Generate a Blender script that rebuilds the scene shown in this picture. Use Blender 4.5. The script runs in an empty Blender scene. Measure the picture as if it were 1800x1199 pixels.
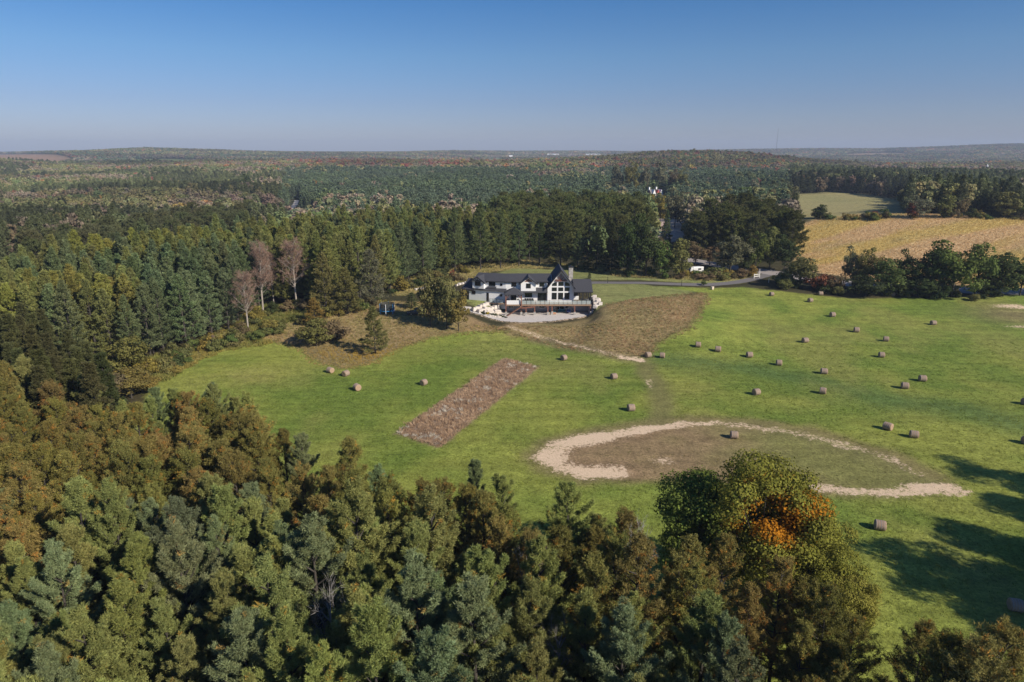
import bpy, math, random
import numpy as np
from mathutils import Vector, Matrix, noise as mnoise

random.seed(7)
RNG = np.random.default_rng(7)
SC = bpy.context.scene
COL = SC.collection

# ------------------------------------------------------------------ camera, sky, sun, exposure
EYE = np.array([0.0, 0.0, 42.0])
PITCH = math.radians(15.53)
FPX = 1200.0
cam_d = bpy.data.cameras.new('camera')
cam_d.lens = 24.0; cam_d.sensor_width = 36.0; cam_d.clip_start = 1.0; cam_d.clip_end = 40000
cam = bpy.data.objects.new('camera', cam_d); COL.objects.link(cam)
cam.location = EYE; cam.rotation_euler = (math.pi/2 - PITCH, 0, 0)
SC.camera = cam

SUN_AZ = math.radians(127)      # clockwise from +Y (the view direction)
SUN_EL = math.radians(33)
SUN_DIR = Vector((math.sin(SUN_AZ)*math.cos(SUN_EL), math.cos(SUN_AZ)*math.cos(SUN_EL), math.sin(SUN_EL)))
W = bpy.data.worlds.new('World'); SC.world = W; W.use_nodes = True
wn = W.node_tree.nodes; wl = W.node_tree.links
bg = wn['Background']; sky = wn.new('ShaderNodeTexSky'); sky.sky_type = 'NISHITA'
sky.sun_disc = False; sky.sun_elevation = SUN_EL; sky.sun_rotation = SUN_AZ
sky.altitude = 300; sky.air_density = 1.0; sky.dust_density = 0.6; sky.ozone_density = 3.0
tcw = wn.new('ShaderNodeTexCoord'); sxw = wn.new('ShaderNodeSeparateXYZ'); rmp = wn.new('ShaderNodeValToRGB'); mlw = wn.new('ShaderNodeVectorMath'); mlw.operation = 'MULTIPLY'
mrw = wn.new('ShaderNodeMapRange'); mrw.inputs[2].default_value = .4; wl.new(tcw.outputs['Generated'], sxw.inputs[0]); wl.new(sxw.outputs['Z'], mrw.inputs[0]); wl.new(mrw.outputs[0], rmp.inputs[0])
el = rmp.color_ramp.elements; el[0].position = 0.0; el[0].color = (.56, .60, .86, 1); el[1].position = 1.0; el[1].color = (.24, .50, .80, 1)
for p_, c_ in ((.05, (.55, .58, .83)), (.16, (.475, .54, .78)), (.31, (.405, .575, .79)), (.47, (.27, .52, .785))):
    e_ = el.new(p_); e_.color = (*c_, 1)
wl.new(sky.outputs[0], mlw.inputs[0]); wl.new(rmp.outputs[0], mlw.inputs[1])
wl.new(mlw.outputs[0], bg.inputs[0]); bg.inputs[1].default_value = 0.10
sun_d = bpy.data.lights.new('sun', 'SUN'); sun_d.energy = 5.0; sun_d.angle = math.radians(0.53)
sun_d.color = (1.0, 0.90, 0.75)
sun = bpy.data.objects.new('sun', sun_d); COL.objects.link(sun)
sun.rotation_euler = SUN_DIR.to_track_quat('Z', 'Y').to_euler(); sun.location = (60, -60, 90)
SC.view_settings.view_transform = 'Standard'; SC.view_settings.look = 'None'
SC.view_settings.exposure = 0.25; SC.view_settings.gamma = 1.0; SC.view_settings.use_curve_mapping = False
SC.render.engine = 'CYCLES'
SC.cycles.max_bounces = 5; SC.cycles.diffuse_bounces = 2; SC.cycles.glossy_bounces = 2
SC.cycles.transmission_bounces = 3; SC.cycles.transparent_max_bounces = 8; SC.cycles.volume_bounces = 0

# ------------------------------------------------------------------ small numeric helpers
def sstep(a, b, x):
    t = np.clip((x-a)/(b-a), 0, 1); return t*t*(3-2*t)
def mix(a, b, t): return a + (b-a)*t
_perm = RNG.permutation(4096)
def _hash(ix, iy, s): return _perm[(_perm[(ix.astype(np.int64)+s*131) & 4095] + iy.astype(np.int64)) & 4095]/4095.0
def vnoise(x, y, s=0):
    x = np.asarray(x, float); y = np.asarray(y, float)
    ix = np.floor(x); iy = np.floor(y); fx = x-ix; fy = y-iy
    fx = fx*fx*(3-2*fx); fy = fy*fy*(3-2*fy)
    a = _hash(ix, iy, s); b = _hash(ix+1, iy, s); c = _hash(ix, iy+1, s); d = _hash(ix+1, iy+1, s)
    return (a*(1-fx)+b*fx)*(1-fy) + (c*(1-fx)+d*fx)*fy
def fbm(x, y, s=0, o=4):
    v = 0; a = .5; t = 0
    for k in range(o):
        v = v + a*vnoise(np.asarray(x)*2**k, np.asarray(y)*2**k, s+k*7); t += a; a *= .5
    return v/t
def inpoly(x, y, poly):
    x = np.asarray(x, float); y = np.asarray(y, float)
    r = np.zeros(x.shape, bool); n = len(poly)
    for i in range(n):
        x1, y1 = poly[i]; x2, y2 = poly[(i+1) % n]
        if y1 == y2: continue
        c = ((y1 > y) != (y2 > y)) & (x < (x2-x1)*(y-y1)/(y2-y1)+x1)
        r ^= c
    return r
def segdist(x, y, pts, closed=False):
    d = np.full(np.shape(x), 1e9); n = len(pts)
    for i in range(n if closed else n-1):
        ax, ay = pts[i]; bx, by = pts[(i+1) % n]
        dx, dy = bx-ax, by-ay; L = dx*dx+dy*dy+1e-9
        t = np.clip(((x-ax)*dx+(y-ay)*dy)/L, 0, 1)
        d = np.minimum(d, np.hypot(x-ax-t*dx, y-ay-t*dy))
    return d
def polysd(x, y, poly):          # positive inside
    d = segdist(x, y, poly, True); return np.where(inpoly(x, y, poly), d, -d)

# ------------------------------------------------------------------ terrain height
HX, HY = 6.0, 174.5              # house reference point
ZP, ZF = 1.5, 4.2                # patio and main floor levels
PATIO = [(-19.5,-1.6),(-16,-2.6),(-12.5,-4.2),(-9.6,-5.4),(-8.9,-2.5),(-8.6,0.4),(14.6,0.4),(14.8,-3.0),(11,-6.6),(4.5,-10.2),(0,-11.4),(-4,-11.6),(-8,-10.3),(-12,-7.6),(-17,-4.0),(-20,-2.6)]
BASIN = [(-9.5,-12),(-9.0,-5),(-8.6,0.6),(14.7,0.6),(15.2,-3.2),(13.6,-7),(6,-12),(0,-14),(-6,-14)]
RIDGE_U = np.array([-400,0,60,120,200,300,400,500,600,700,800,900,1000,1100,1200,1300,1400,1500,1600,1700,1800,2300])
RIDGE_V = np.array([270,269.5,267,265.5,264,260,262.5,265.5,266.5,266.5,264,265,264.5,265.5,263.5,262,261,261.5,259,256,255.5,256])
def terr(x, y):
    x = np.asarray(x, float); y = np.asarray(y, float)
    d = np.hypot(x, y); az = x/np.maximum(y, 1)
    yl = y + 10*sstep(30, 60, x)*0 + 0
    near = 4.2*sstep(143, 176, yl)
    farr = 4.2*sstep(140, 235, y)
    w = sstep(34, 62, x)
    # the brown bank bulges out from the knoll towards the right
    bank = 4.2*sstep(134, 170, y + 0.30*(np.abs(x-30)))
    near = np.maximum(near, bank*sstep(8, 26, x))
    z = near*(1-w) + farr*w
    hx = x-HX; hy = y-HY
    cap = ZP + np.interp(hx, [-30, -24, -16, -9, 20], [3.0, 1.5, .9, .1, .1]) + .62*np.maximum(0, hy+3.4) + 4*sstep(-24, -32, hx) + 5*sstep(-8.5, -6, hx)
    z = np.minimum(z, cap) + 0*z
    # patio basin
    m = sstep(-0.9, 0.5, polysd(hx, hy, BASIN))
    front = sstep(-22, -12, hy)*sstep(16.5, 12, hx)*sstep(-14, -8, hx)*sstep(1.0, 0.0, hy)
    mm = np.maximum(m, front*sstep(-8, -3, polysd(hx, hy, BASIN))*(hy < -6))
    z = z*(1-mm) + ZP*mm
    # tan hill on the right
    z = z + 11.5*np.exp(-((x-205)/120)**2 - ((y-318)/64)**2)
    # gentle far relief
    z = z + sstep(260, 700, d)*(9*(fbm(x/380, y/330, 3)-.45)*2*sstep(300, 620, d)) + sstep(900, 2000, d)*6*(fbm(x/900, y/900, 9)-.5)
    # slightly lower ground on the far left, rise to the front left
    z = z - 5*sstep(-60, -200, x)*sstep(200, 420, y)*(1-sstep(700, 1200, y))
    # wooded hill right of centre
    z = z + 19*np.exp(-((az-0.27)/0.17)**2)*np.exp(-((d-1350)/330)**2)
    z = z + 9*np.exp(-((az+0.05)/0.35)**2)*np.exp(-((d-1250)/400)**2)
    # farther ridges up to the skyline
    u = 900 + az*1165
    hv = np.interp(u, RIDGE_U, RIDGE_V)
    R = np.where(az < 0, 3000., 4700.) ; R = 3000 + 1700*sstep(-0.25, 0.1, az)
    top = 42 + (266-hv)/1200*R*1.04 - 13
    ridge = sstep(0.62, 1.0, d/R)
    z = z*(1-ridge) + top*ridge
    # pale field hill far left
    z = z + 16*np.exp(-((az+0.78)/0.10)**2)*np.exp(-((d-1750)/330)**2)
    z = z + 0.25*(fbm(x/22, y/22, 21)-.5)*(d < 400)
    return z
def h(x, y): return float(terr(np.array([x]), np.array([y]))[0])
def ray(u, v):
    rx = (u-900)/FPX; ry = -(v-599.5)/FPX
    c, s = math.cos(PITCH), math.sin(PITCH)
    d = np.array([rx, ry*s + c, ry*c - s]); return d
def pix(u, v, zz=None, maxd=9000):
    """ground point seen at photo pixel (u, v); with zz: the point on the level zz above the ground"""
    d = ray(u, v); off = zz or 0.0
    t = 15.0*(maxd/15.0)**np.linspace(0, 1, 420)
    for n in (64, 64):
        p = EYE[None] + d[None]*t[:, None]
        k = int(np.argmax(p[:, 2] < terr(p[:, 0], p[:, 1]) + off))
        if k == 0: k = len(t)-1
        t = np.linspace(t[k-1], t[k], n)
    p = EYE + d*t[n//2]
    return np.array([p[0], p[1], h(p[0], p[1])])
def P2(lst, zz=None): return [tuple(pix(u, v, zz)[:2]) for u, v in lst]
def proj(x, y, z):
    c, s = math.cos(PITCH), math.sin(PITCH)
    X = x; Y = np.asarray(y)*c - (np.asarray(z)-42)*s; Z = np.asarray(y)*s + (np.asarray(z)-42)*c
    return 900 + FPX*X/Y, 599.5 - FPX*Z/Y

# ------------------------------------------------------------------ materials
def newmat(name):
    m = bpy.data.materials.new(name); m.use_nodes = True
    nt = m.node_tree; b = nt.nodes['Principled BSDF']; return m, nt, b
def plain(name, col, rough=.7, metal=0., nscale=None, namt=.15, bump=0.0):
    m, nt, b = newmat(name)
    b.inputs['Roughness'].default_value = rough; b.inputs['Metallic'].default_value = metal
    b.inputs['Base Color'].default_value = (*col, 1)
    if nscale:
        tc = nt.nodes.new('ShaderNodeTexCoord'); n = nt.nodes.new('ShaderNodeTexNoise')
        n.inputs['Scale'].default_value = nscale; n.inputs['Detail'].default_value = 5
        nt.links.new(tc.outputs['Object'], n.inputs['Vector'])
        mp = nt.nodes.new('ShaderNodeMapRange'); mp.inputs['To Min'].default_value = 1-namt*2; mp.inputs['To Max'].default_value = 1+namt*2
        nt.links.new(n.outputs['Fac'], mp.inputs['Value'])
        vm = nt.nodes.new('ShaderNodeVectorMath'); vm.operation = 'SCALE'; vm.inputs[0].default_value = col
        nt.links.new(mp.outputs[0], vm.inputs['Scale']); nt.links.new(vm.outputs[0], b.inputs['Base Color'])
        if bump:
            bp = nt.nodes.new('ShaderNodeBump'); bp.inputs['Strength'].default_value = bump
            nt.links.new(n.outputs['Fac'], bp.inputs['Height']); nt.links.new(bp.outputs[0], b.inputs['Normal'])
    return m

def foliage_mat(name, trans=.22, tip=(1.25, 1.22, .9)):
    """albedo = object/instance 'tint' x per-leaf value, younger tips a little yellower"""
    m = bpy.data.materials.new(name); m.use_nodes = True; nt = m.node_tree; nt.nodes.clear()
    o = nt.nodes.new('ShaderNodeOutputMaterial')
    at = nt.nodes.new('ShaderNodeAttribute'); at.attribute_type = 'INSTANCER'; at.attribute_name = 'tint'
    av = nt.nodes.new('ShaderNodeAttribute'); av.attribute_name = 'leafcol'
    mul = nt.nodes.new('ShaderNodeVectorMath'); mul.operation = 'MULTIPLY'
    nt.links.new(at.outputs['Color'], mul.inputs[0]); nt.links.new(av.outputs['Color'], mul.inputs[1])
    df = nt.nodes.new('ShaderNodeBsdfDiffuse'); tr = nt.nodes.new('ShaderNodeBsdfTranslucent')
    nt.links.new(mul.outputs[0], df.inputs['Color']); nt.links.new(mul.outputs[0], tr.inputs['Color'])
    mx = nt.nodes.new('ShaderNodeMixShader'); mx.inputs[0].default_value = trans
    nt.links.new(df.outputs[0], mx.inputs[1]); nt.links.new(tr.outputs[0], mx.inputs[2])
    nt.links.new(mx.outputs[0], o.inputs['Surface'])
    return m
M_NEEDLE = foliage_mat('needles', .15)
M_LEAF = foliage_mat('leaves', .28)
M_GRASS = foliage_mat('grass_blades', .25)
M_BARK = plain('bark', (.055, .047, .04), .9, 0, 6, .3, .4)
M_PALEBARK = plain('pale_bark', (.33, .29, .25), .85, 0, 5, .3, .3)
M_GREYBARK = plain('weathered_grey_wood', (.25, .235, .22), .85, 0, 5, .25, .3)

# ------------------------------------------------------------------ mesh helpers
def tag(o, label=None, cat=None, group=None, kind=None):
    if label: o['label'] = label
    if cat: o['category'] = cat
    if group: o['group'] = group
    if kind: o['kind'] = kind
    return o
def link(o, parent=None):
    COL.objects.link(o)
    if parent is not None: o.parent = parent
    return o
def empty(name, loc, rz=0.0):
    o = bpy.data.objects.new(name, None); o.location = loc; o.rotation_euler = (0, 0, rz); o.empty_display_size = .5
    return link(o)
def soup_mesh(name, tris, col, mats, extra=None):
    """tris (n,3,3); col (n,3) leaf colour factor; extra=(verts, faces) appended with material 1"""
    n = len(tris); V = tris.reshape(-1, 3)
    F = np.arange(n*3).reshape(-1, 3)
    C = np.repeat(col, 3, axis=0)
    mi = np.zeros(n, np.int32)
    if extra is not None:
        ev, ef = extra; F = np.vstack([F, ef+len(V)]); V = np.vstack([V, ev]); C = np.vstack([C, np.ones((len(ev), 3))])
        mi = np.concatenate([mi, np.ones(len(ef), np.int32)])
    me = bpy.data.meshes.new(name); nf = len(F)
    me.vertices.add(len(V)); me.vertices.foreach_set('co', V.astype(np.float32).ravel())
    me.loops.add(nf*3); me.loops.foreach_set('vertex_index', F.astype(np.int32).ravel())
    me.polygons.add(nf); me.polygons.foreach_set('loop_start', np.arange(0, nf*3, 3, dtype=np.int32))
    me.polygons.foreach_set('material_index', mi)
    me.update()
    a = me.attributes.new('leafcol', 'FLOAT_COLOR', 'POINT')
    a.data.foreach_set('color', np.hstack([C, np.ones((len(C), 1))]).astype(np.float32).ravel())
    for m in mats: me.materials.append(m)
    return me
def norm(v): return v/np.maximum(np.linalg.norm(v, axis=-1, keepdims=True), 1e-9)
def tube(pts, radii, ns=6):
    """tapered tube of triangles"""
    pts = np.asarray(pts, float); V = []; F = []
    for i, p in enumerate(pts):
        t = pts[min(i+1, len(pts)-1)] - pts[max(i-1, 0)]; t = t/(np.linalg.norm(t)+1e-9)
        a = np.cross(t, [0, 0, 1.]) if abs(t[2]) < .9 else np.cross(t, [1., 0, 0]); a /= np.linalg.norm(a); b = np.cross(t, a)
        for k in range(ns):
            an = 2*math.pi*k/ns; V.append(p + radii[i]*(a*math.cos(an)+b*math.sin(an)))
    for i in range(len(pts)-1):
        for k in range(ns):
            q = [i*ns+k, i*ns+(k+1) % ns, (i+1)*ns+(k+1) % ns, (i+1)*ns+k]
            F += [[q[0], q[1], q[2]], [q[0], q[2], q[3]]]
    return np.array(V), np.array(F, int)
def join_vf(lst):
    V = []; F = []; o = 0
    for v, f in lst:
        V.append(v); F.append(f+o); o += len(v)
    return np.vstack(V), np.vstack(F)
def vf_mesh(name, vf, mat, smooth=True):
    me = bpy.data.meshes.new(name); me.from_pydata(vf[0].tolist(), [], vf[1].tolist())
    me.materials.append(mat)
    if smooth: me.shade_smooth()
    return me

def tufts(P, D, k, ln, w, rng, spread=.7):
    """k needle triangles at every P fanning about D"""
    n = len(P); Pk = np.repeat(P, k, 0); Dk = np.repeat(D, k, 0) + rng.normal(0, spread, (n*k, 3)); Dk = norm(Dk)
    side = norm(np.cross(Dk, rng.normal(0, 1, (n*k, 3))))
    L = ln*(.7+.6*rng.random((n*k, 1))); Wd = w*(.7+.6*rng.random((n*k, 1)))
    base = Pk + rng.normal(0, w*.5, (n*k, 3))
    a = base + side*Wd*.5 + Dk*L*.25; b = base - side*Wd*.5 + Dk*L*.25; c = base + Dk*L
    return np.stack([a, b, c], 1)
def needle_col(n, k, rng, clump, tipmask=None):
    v = (.78+.44*rng.random((n, 1)))*clump.reshape(-1, 1)
    c = np.repeat(np.hstack([v*(1+.12*rng.random((n, 1))), v, v*(.95+.1*rng.random((n, 1)))]), k, 0)
    return c*(.88+.24*rng.random((n*k, 1)))

def conifer(seed, H=17, cb=3, R=2.8, step=.55, nb=5, e_top=55, e_bot=12, ntw=12, ntf=5, k=5, ln=.27, w=.055,
            power=.75, flat=.5, up=.5, round_top=0.0, gap=.0, ball=0.0, lean=.3, spread=.7, rust=0.0, lvar=.5):
    rng = np.random.default_rng(seed); P = []; D = []; CL = []; wood = []; RU = []
    tx = rng.normal(0, lean*.5); ty = rng.normal(0, lean*.5)
    z = cb
    def axis(zz): q = (zz/H)**1.5; return np.array([tx*q, ty*q, zz])
    while z < H-.25:
        t = min(1.0, (H-z)/(H-cb)); r = R*(t**power)
        if round_top: r = R*min(1, (1-(1-t)**2)**.5*1.05)*(1-round_top) + R*t**power*round_top
        if t > .85: r *= 1-(t-.85)*1.6
        n = max(3, int(nb + rng.integers(-1, 2)))
        a0 = rng.random()*6.28
        for j in range(n):
            if rng.random() < gap: continue
            az = a0 + 6.283*j/n + rng.normal(0, .25)
            L = max(.3, r*(.97-lvar/2+lvar*rng.random())); el = math.radians(e_bot + (e_top-e_bot)*(1-t)**1.3 + rng.normal(0, 7))
            dirv = np.array([math.cos(az)*math.cos(el), math.sin(az)*math.cos(el), math.sin(el)])
            side = np.array([-math.sin(az), math.cos(az), 0])
            o = axis(z + rng.normal(0, .12))
            def bp(s):  # curved up branch
                s = np.asarray(s)[..., None]; return o + dirv*L*s + np.array([0, 0, 1.])*up*L*.35*s*s
            m = max(3, int(ntw*(.4+.6*L/R)))
            s = .28+.72*rng.random(m)**.75; s[0] = 1.0
            sg = rng.choice([-1, 1], m)
            tl = (.38*L*(1.15-s)*(.6+.6*rng.random(m)) + .22)
            tdir = norm(dirv*.75 + side*sg[:, None]*(.9*rng.random((m, 1))) + np.array([0, 0, 1.])*(up*.9+rng.normal(0, .2, (m, 1))) + rng.normal(0, .12, (m, 3)))
            tb = bp(s); cl = .8+.4*rng.random(m); bc = .88+.24*rng.random()
            q = rng.random((m, ntf))**.7
            pp = tb[:, None] + tdir[:, None]*(tl[:, None]*q)[..., None]*1.0 + rng.normal(0, .07+.05*ball, (m, ntf, 3))
            dd = tdir[:, None]*(1-ball) + rng.normal(0, .25+ball, (m, ntf, 3)) + np.array([0, 0, .25])
            P.append(pp.reshape(-1, 3)); D.append(norm(dd).reshape(-1, 3)); CL.append(np.repeat(cl*bc, ntf)); RU.append(np.repeat((rng.random(m) < rust)*1.0, ntf))
            if rng.random() < .5:
                wood.append(tube([o, bp(.5), bp(.9)], [.05+.012*L, .035, .012], 3))
        z += step*(.85+.3*rng.random())
    # leader
    nl = max(4, ntw*ntf//3); zz = H-.5*rng.random(nl); P.append(np.array([axis(q) for q in zz])+rng.normal(0, .06, (nl, 3)))
    D.append(norm(rng.normal(0, .4, (nl, 3))+[0, 0, 1.])); CL.append(np.ones(nl)); RU.append(np.zeros(nl))
    P = np.vstack(P); D = np.vstack(D); CL = np.concatenate(CL)
    T = tufts(P, D, k, ln, w, rng, spread)
    C = needle_col(len(P), k, rng, CL)
    if rust: C = C*(1+np.repeat(np.concatenate(RU), k)[:, None]*np.array([.75, .05, -.25]))
    trunk = [tube([axis(-.6), axis(H*.3), axis(H*.65), axis(H*.97)], [H*.0125, H*.0105, H*.006, .015], 7)]
    return T, C, join_vf(trunk+wood)

def broadleaf(seed, H=14, cb=2.5, R=4.5, nc=60, nl=260, rc=1.1, leaf=.22, orange=None, top=.5, open_=.0, zpow=1.0):
    """clumps of leaves on the outside of an egg-shaped crown, limbs reaching them"""
    rng = np.random.default_rng(seed); cz = cb + (H-cb)*top
    T = []; C = []; wood = []
    cen = []
    for i in range(nc):
        for _ in range(20):
            d = norm(rng.normal(0, 1, 3)); rr = (.45+.5*rng.random()**.5) if i % 4 else .25+.35*rng.random()
            sc = 1 + .28*(mnoise.noise(Vector((d[0]*1.6+seed*3.1, d[1]*1.6, d[2]*1.6)))*2)
            zr = (H-cz) if d[2] > 0 else (cz-cb)
            p = np.array([d[0]*R*rr*sc, d[1]*R*rr*sc, cz + d[2]*(zr-rc*.5)*rr*sc])
            if all(np.linalg.norm(p-q) > rc*.55 for q in cen): break
        cen.append(p)
    for p in cen:
        r = rc*(.7+.6*rng.random()); n = int(nl*(r/rc)**2*(1-open_*rng.random()))
        d = norm(rng.normal(0, 1, (n, 3)) + np.array([0, 0, .25]) + .35*norm(p-np.array([0, 0, cz])))
        rad = r*(.55+.45*rng.random((n, 1))**.5)*(1+.3*rng.normal(0, 1, (n, 1))*.5)
        q = p + d*rad*np.array([1.1, 1.1, .8])
        nrm = norm(d + rng.normal(0, .45, (n, 3)) + [0, 0, .2])
        a = norm(np.cross(nrm, rng.normal(0, 1, (n, 3)))); b = np.cross(nrm, a)
        s = leaf*(.6+.8*rng.random((n, 1)))
        t1 = np.stack([q+a*s*.6, q+b*s*.5, q-a*s*.6], 1); t2 = np.stack([q+a*s*.6, q-a*s*.6, q-b*s*.5], 1)
        v = (.75+.5*rng.random((n, 1)))*(.85+.3*rng.random())
        c = np.hstack([v, v*(.96+.08*rng.random((n, 1))), v])
        if orange is not None:
            oc, orad, ocol = orange
            dd = np.linalg.norm((q-np.array(oc))/np.array(orad), axis=1) + .45*rng.random(n) + 1.0*(rng.random()-.5)
            f = (1-sstep(.75, 1.15, dd))[:, None]; c = c*(1-f) + np.array(ocol)*v*f
        T += [t1, t2]; C += [c, c]
        if rng.random() < .45:
            b0 = np.array([0, 0, cb + (p[2]-cb)*.35]); wood.append(tube([b0, (b0+p)/2+[0, 0, -.2], p], [.10, .06, .02], 4))
    wood.append(tube([(0, 0, -.6), (.05, 0, cb), (0, .1, cz), (.1, 0, H*.85)], [H*.02, H*.016, H*.009, .03], 8))
    return np.vstack(T), np.vstack(C), join_vf(wood)

# ------------------------------------------------------------------ species library (meshes shared by all copies)
PROTO = bpy.data.collections.new('tree_prototypes')       # not linked to the scene: only fed to geometry nodes
def lib(name, gens, mat, bark, merged=False):
    out = []
    for i, (T, C, wd) in enumerate(gens):
        if merged: out.append((soup_mesh(name, T, C, [mat, bark], wd), None))
        else: out.append((soup_mesh(name+'_crown', T, C, [mat]), vf_mesh(name+'_trunk', wd, bark)))
    return out
WP = dict(H=17, cb=3.6, R=3.2, step=.72, nb=5, e_top=64, e_bot=18, up=1.15, power=.62)
LIB = {}
LIB['white_hi'] = lib('white_pine', [conifer(100+i, **{**WP, 'R': 3.0+.35*(i % 3), 'H': 17}, ntw=24, ntf=9, k=9, ln=.20, w=.034, rust=.008, gap=.08, lvar=.8) for i in range(6)], M_NEEDLE, M_BARK)
LIB['white_mid'] = lib('white_pine', [conifer(120+i, **{**WP, 'cb': 2.2, 'R': 2.9+.3*(i % 3), 'e_bot': 6, 'up': .8}, ntw=11, ntf=5, k=4, ln=.38, w=.11) for i in range(5)], M_NEEDLE, M_BARK)
RP = dict(H=15.5, cb=5, R=2.6, step=.55, nb=5, e_top=55, e_bot=12, power=.6, up=1.0, round_top=.6)
LIB['red_hi'] = lib('red_pine', [conifer(200+i, **{**RP, 'R': 2.4+.3*(i % 3)}, ntw=14, ntf=6, k=9, ln=.19, w=.038, ball=.6, gap=.05, spread=.9, rust=.055) for i in range(5)], M_NEEDLE, M_BARK)
SPP = dict(H=17, cb=1.5, R=3.0, step=.5, nb=6, e_top=30, e_bot=-18, up=.15, power=.9)
LIB['spruce_hi'] = lib('spruce', [conifer(300+i, **SPP, ntw=12, ntf=6, k=5, ln=.28, w=.08) for i in range(3)], M_NEEDLE, M_BARK)
LIB['small_pine'] = lib('small_pine', [conifer(340+i, H=9, cb=.7, R=2.4, step=.45, nb=5, e_top=45, e_bot=5, up=.4, ntw=10, ntf=5, k=5, ln=.32, w=.08, gap=.12) for i in range(3)], M_NEEDLE, M_BARK)
LIB['round_pine'] = lib('round_pine', [conifer(360+i, H=15, cb=3.5, R=4.2, step=.8, nb=6, e_top=35, e_bot=4, power=.4, up=.55, round_top=.25, ntw=11, ntf=5, k=4, ln=.5, w=.16, ball=.4) for i in range(4)], M_NEEDLE, M_BARK, True)
LIB['leaf_mid'] = lib('broadleaf', [broadleaf(400+i, H=13, cb=1.6, R=4.2, nc=46, nl=80, rc=1.25, leaf=.42) for i in range(5)], M_LEAF, M_BARK, True)
LIB['shrub'] = lib('shrub', [broadleaf(430+i, H=3.2, cb=.1, R=2.0, nc=22, nl=70, rc=.65, leaf=.24, top=.4) for i in range(4)], M_LEAF, M_BARK, True)
# prototypes for the masses (geometry nodes instances)
def stuff_lib(key, gens, mat):
    c = bpy.data.collections.new(key)
    for i, (T, C, wd) in enumerate(gens):
        o = bpy.data.objects.new(f'{key}_{i}', soup_mesh(key, T, C, [mat, M_BARK], wd)); c.objects.link(o)
    return c
G_PINE = stuff_lib('pine_far', [conifer(500+i, H=16, cb=2.2, R=2.8, step=1.0, nb=5, e_top=60, e_bot=14, up=.8, power=.6, ntw=7, ntf=3, k=3, ln=.72, w=.30) for i in range(4)], M_NEEDLE)
G_SPRUCE = stuff_lib('spruce_far', [conifer(520+i, H=14, cb=1, R=2.2, step=1.1, nb=5, e_top=35, e_bot=-5, up=.3, ntw=4, ntf=2, k=3, ln=1.0, w=.5) for i in range(3)], M_NEEDLE)
G_ROUND = stuff_lib('dark_pine_far', [conifer(540+i, H=15, cb=4, R=3.8, step=1.1, nb=6, e_top=35, e_bot=4, power=.4, up=.5, round_top=.2, ntw=6, ntf=3, k=3, ln=.9, w=.38) for i in range(3)], M_NEEDLE)
G_LEAF = stuff_lib('broadleaf_far', [broadleaf(560+i, H=12, cb=1, R=4.0, nc=24, nl=28, rc=1.5, leaf=.95) for i in range(4)], M_LEAF)
G_VFAR = stuff_lib('woods_far', [broadleaf(580+i, H=12, cb=.5, R=6.0, nc=14, nl=10, rc=2.2, leaf=2.4) for i in range(3)], M_LEAF)

def place(key, name, x, y, height, tint, rz=None, i=None, label=None, cat=None, group=None, sx=1.0, z=None):
    L = LIB[key]; i = int(RNG.integers(len(L))) if i is None else i
    a, b = L[i % len(L)]
    base = {'white_hi': 17, 'white_mid': 17, 'red_hi': 15.5, 'spruce_hi': 17, 'small_pine': 9, 'round_pine': 15, 'leaf_mid': 13, 'shrub': 3.2}.get(key, None) or BASEH[key]
    s = height/base; rz = RNG.random()*6.28 if rz is None else rz
    loc = (x, y, (h(x, y) if z is None else z)-.05)
    if b is None:
        r = bpy.data.objects.new(name, a); link(r); r.location = loc; r.rotation_euler = (0, 0, rz); r.scale = (s*sx, s*sx, s)
        r['tint'] = [float(c) for c in tint]
    else:
        r = empty(name, loc, rz); r.scale = (s*sx, s*sx, s)
        for nm, me in (('crown', a), ('trunk', b)):
            c = bpy.data.objects.new(nm, me); link(c, r); c['tint'] = [float(q) for q in tint]
    tag(r, label, cat, group)
    return r
BASEH = {}

# ------------------------------------------------------------------ geometry nodes scatter for the masses
def scatter_group(coll):
    ng = bpy.data.node_groups.new('scatter_'+coll.name, 'GeometryNodeTree')
    ng.interface.new_socket('Geometry', in_out='INPUT', socket_type='NodeSocketGeometry')
    ng.interface.new_socket('Geometry', in_out='OUTPUT', socket_type='NodeSocketGeometry')
    N = ng.nodes; gi = N.new('NodeGroupInput'); go = N.new('NodeGroupOutput')
    m2p = N.new('GeometryNodeMeshToPoints'); iop = N.new('GeometryNodeInstanceOnPoints'); ci = N.new('GeometryNodeCollectionInfo')
    ci.inputs['Collection'].default_value = coll; ci.inputs['Separate Children'].default_value = True; ci.inputs['Reset Children'].default_value = True
    iop.inputs['Pick Instance'].default_value = True
    def attr(nm, t):
        a = N.new('GeometryNodeInputNamedAttribute'); a.data_type = t; a.inputs['Name'].default_value = nm; return a
    sc = attr('scl', 'FLOAT_VECTOR'); ro = attr('rot', 'FLOAT_VECTOR'); ix = attr('idx', 'INT')
    L = ng.links; L.new(gi.outputs[0], m2p.inputs['Mesh']); L.new(m2p.outputs[0], iop.inputs['Points']); L.new(ci.outputs[0], iop.inputs['Instance'])
    L.new(ix.outputs['Attribute'], iop.inputs['Instance Index']); L.new(ro.outputs['Attribute'], iop.inputs['Rotation'])
    L.new(sc.outputs['Attribute'], iop.inputs['Scale']); L.new(iop.outputs[0], go.inputs[0])
    return ng
_groups = {}
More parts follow.
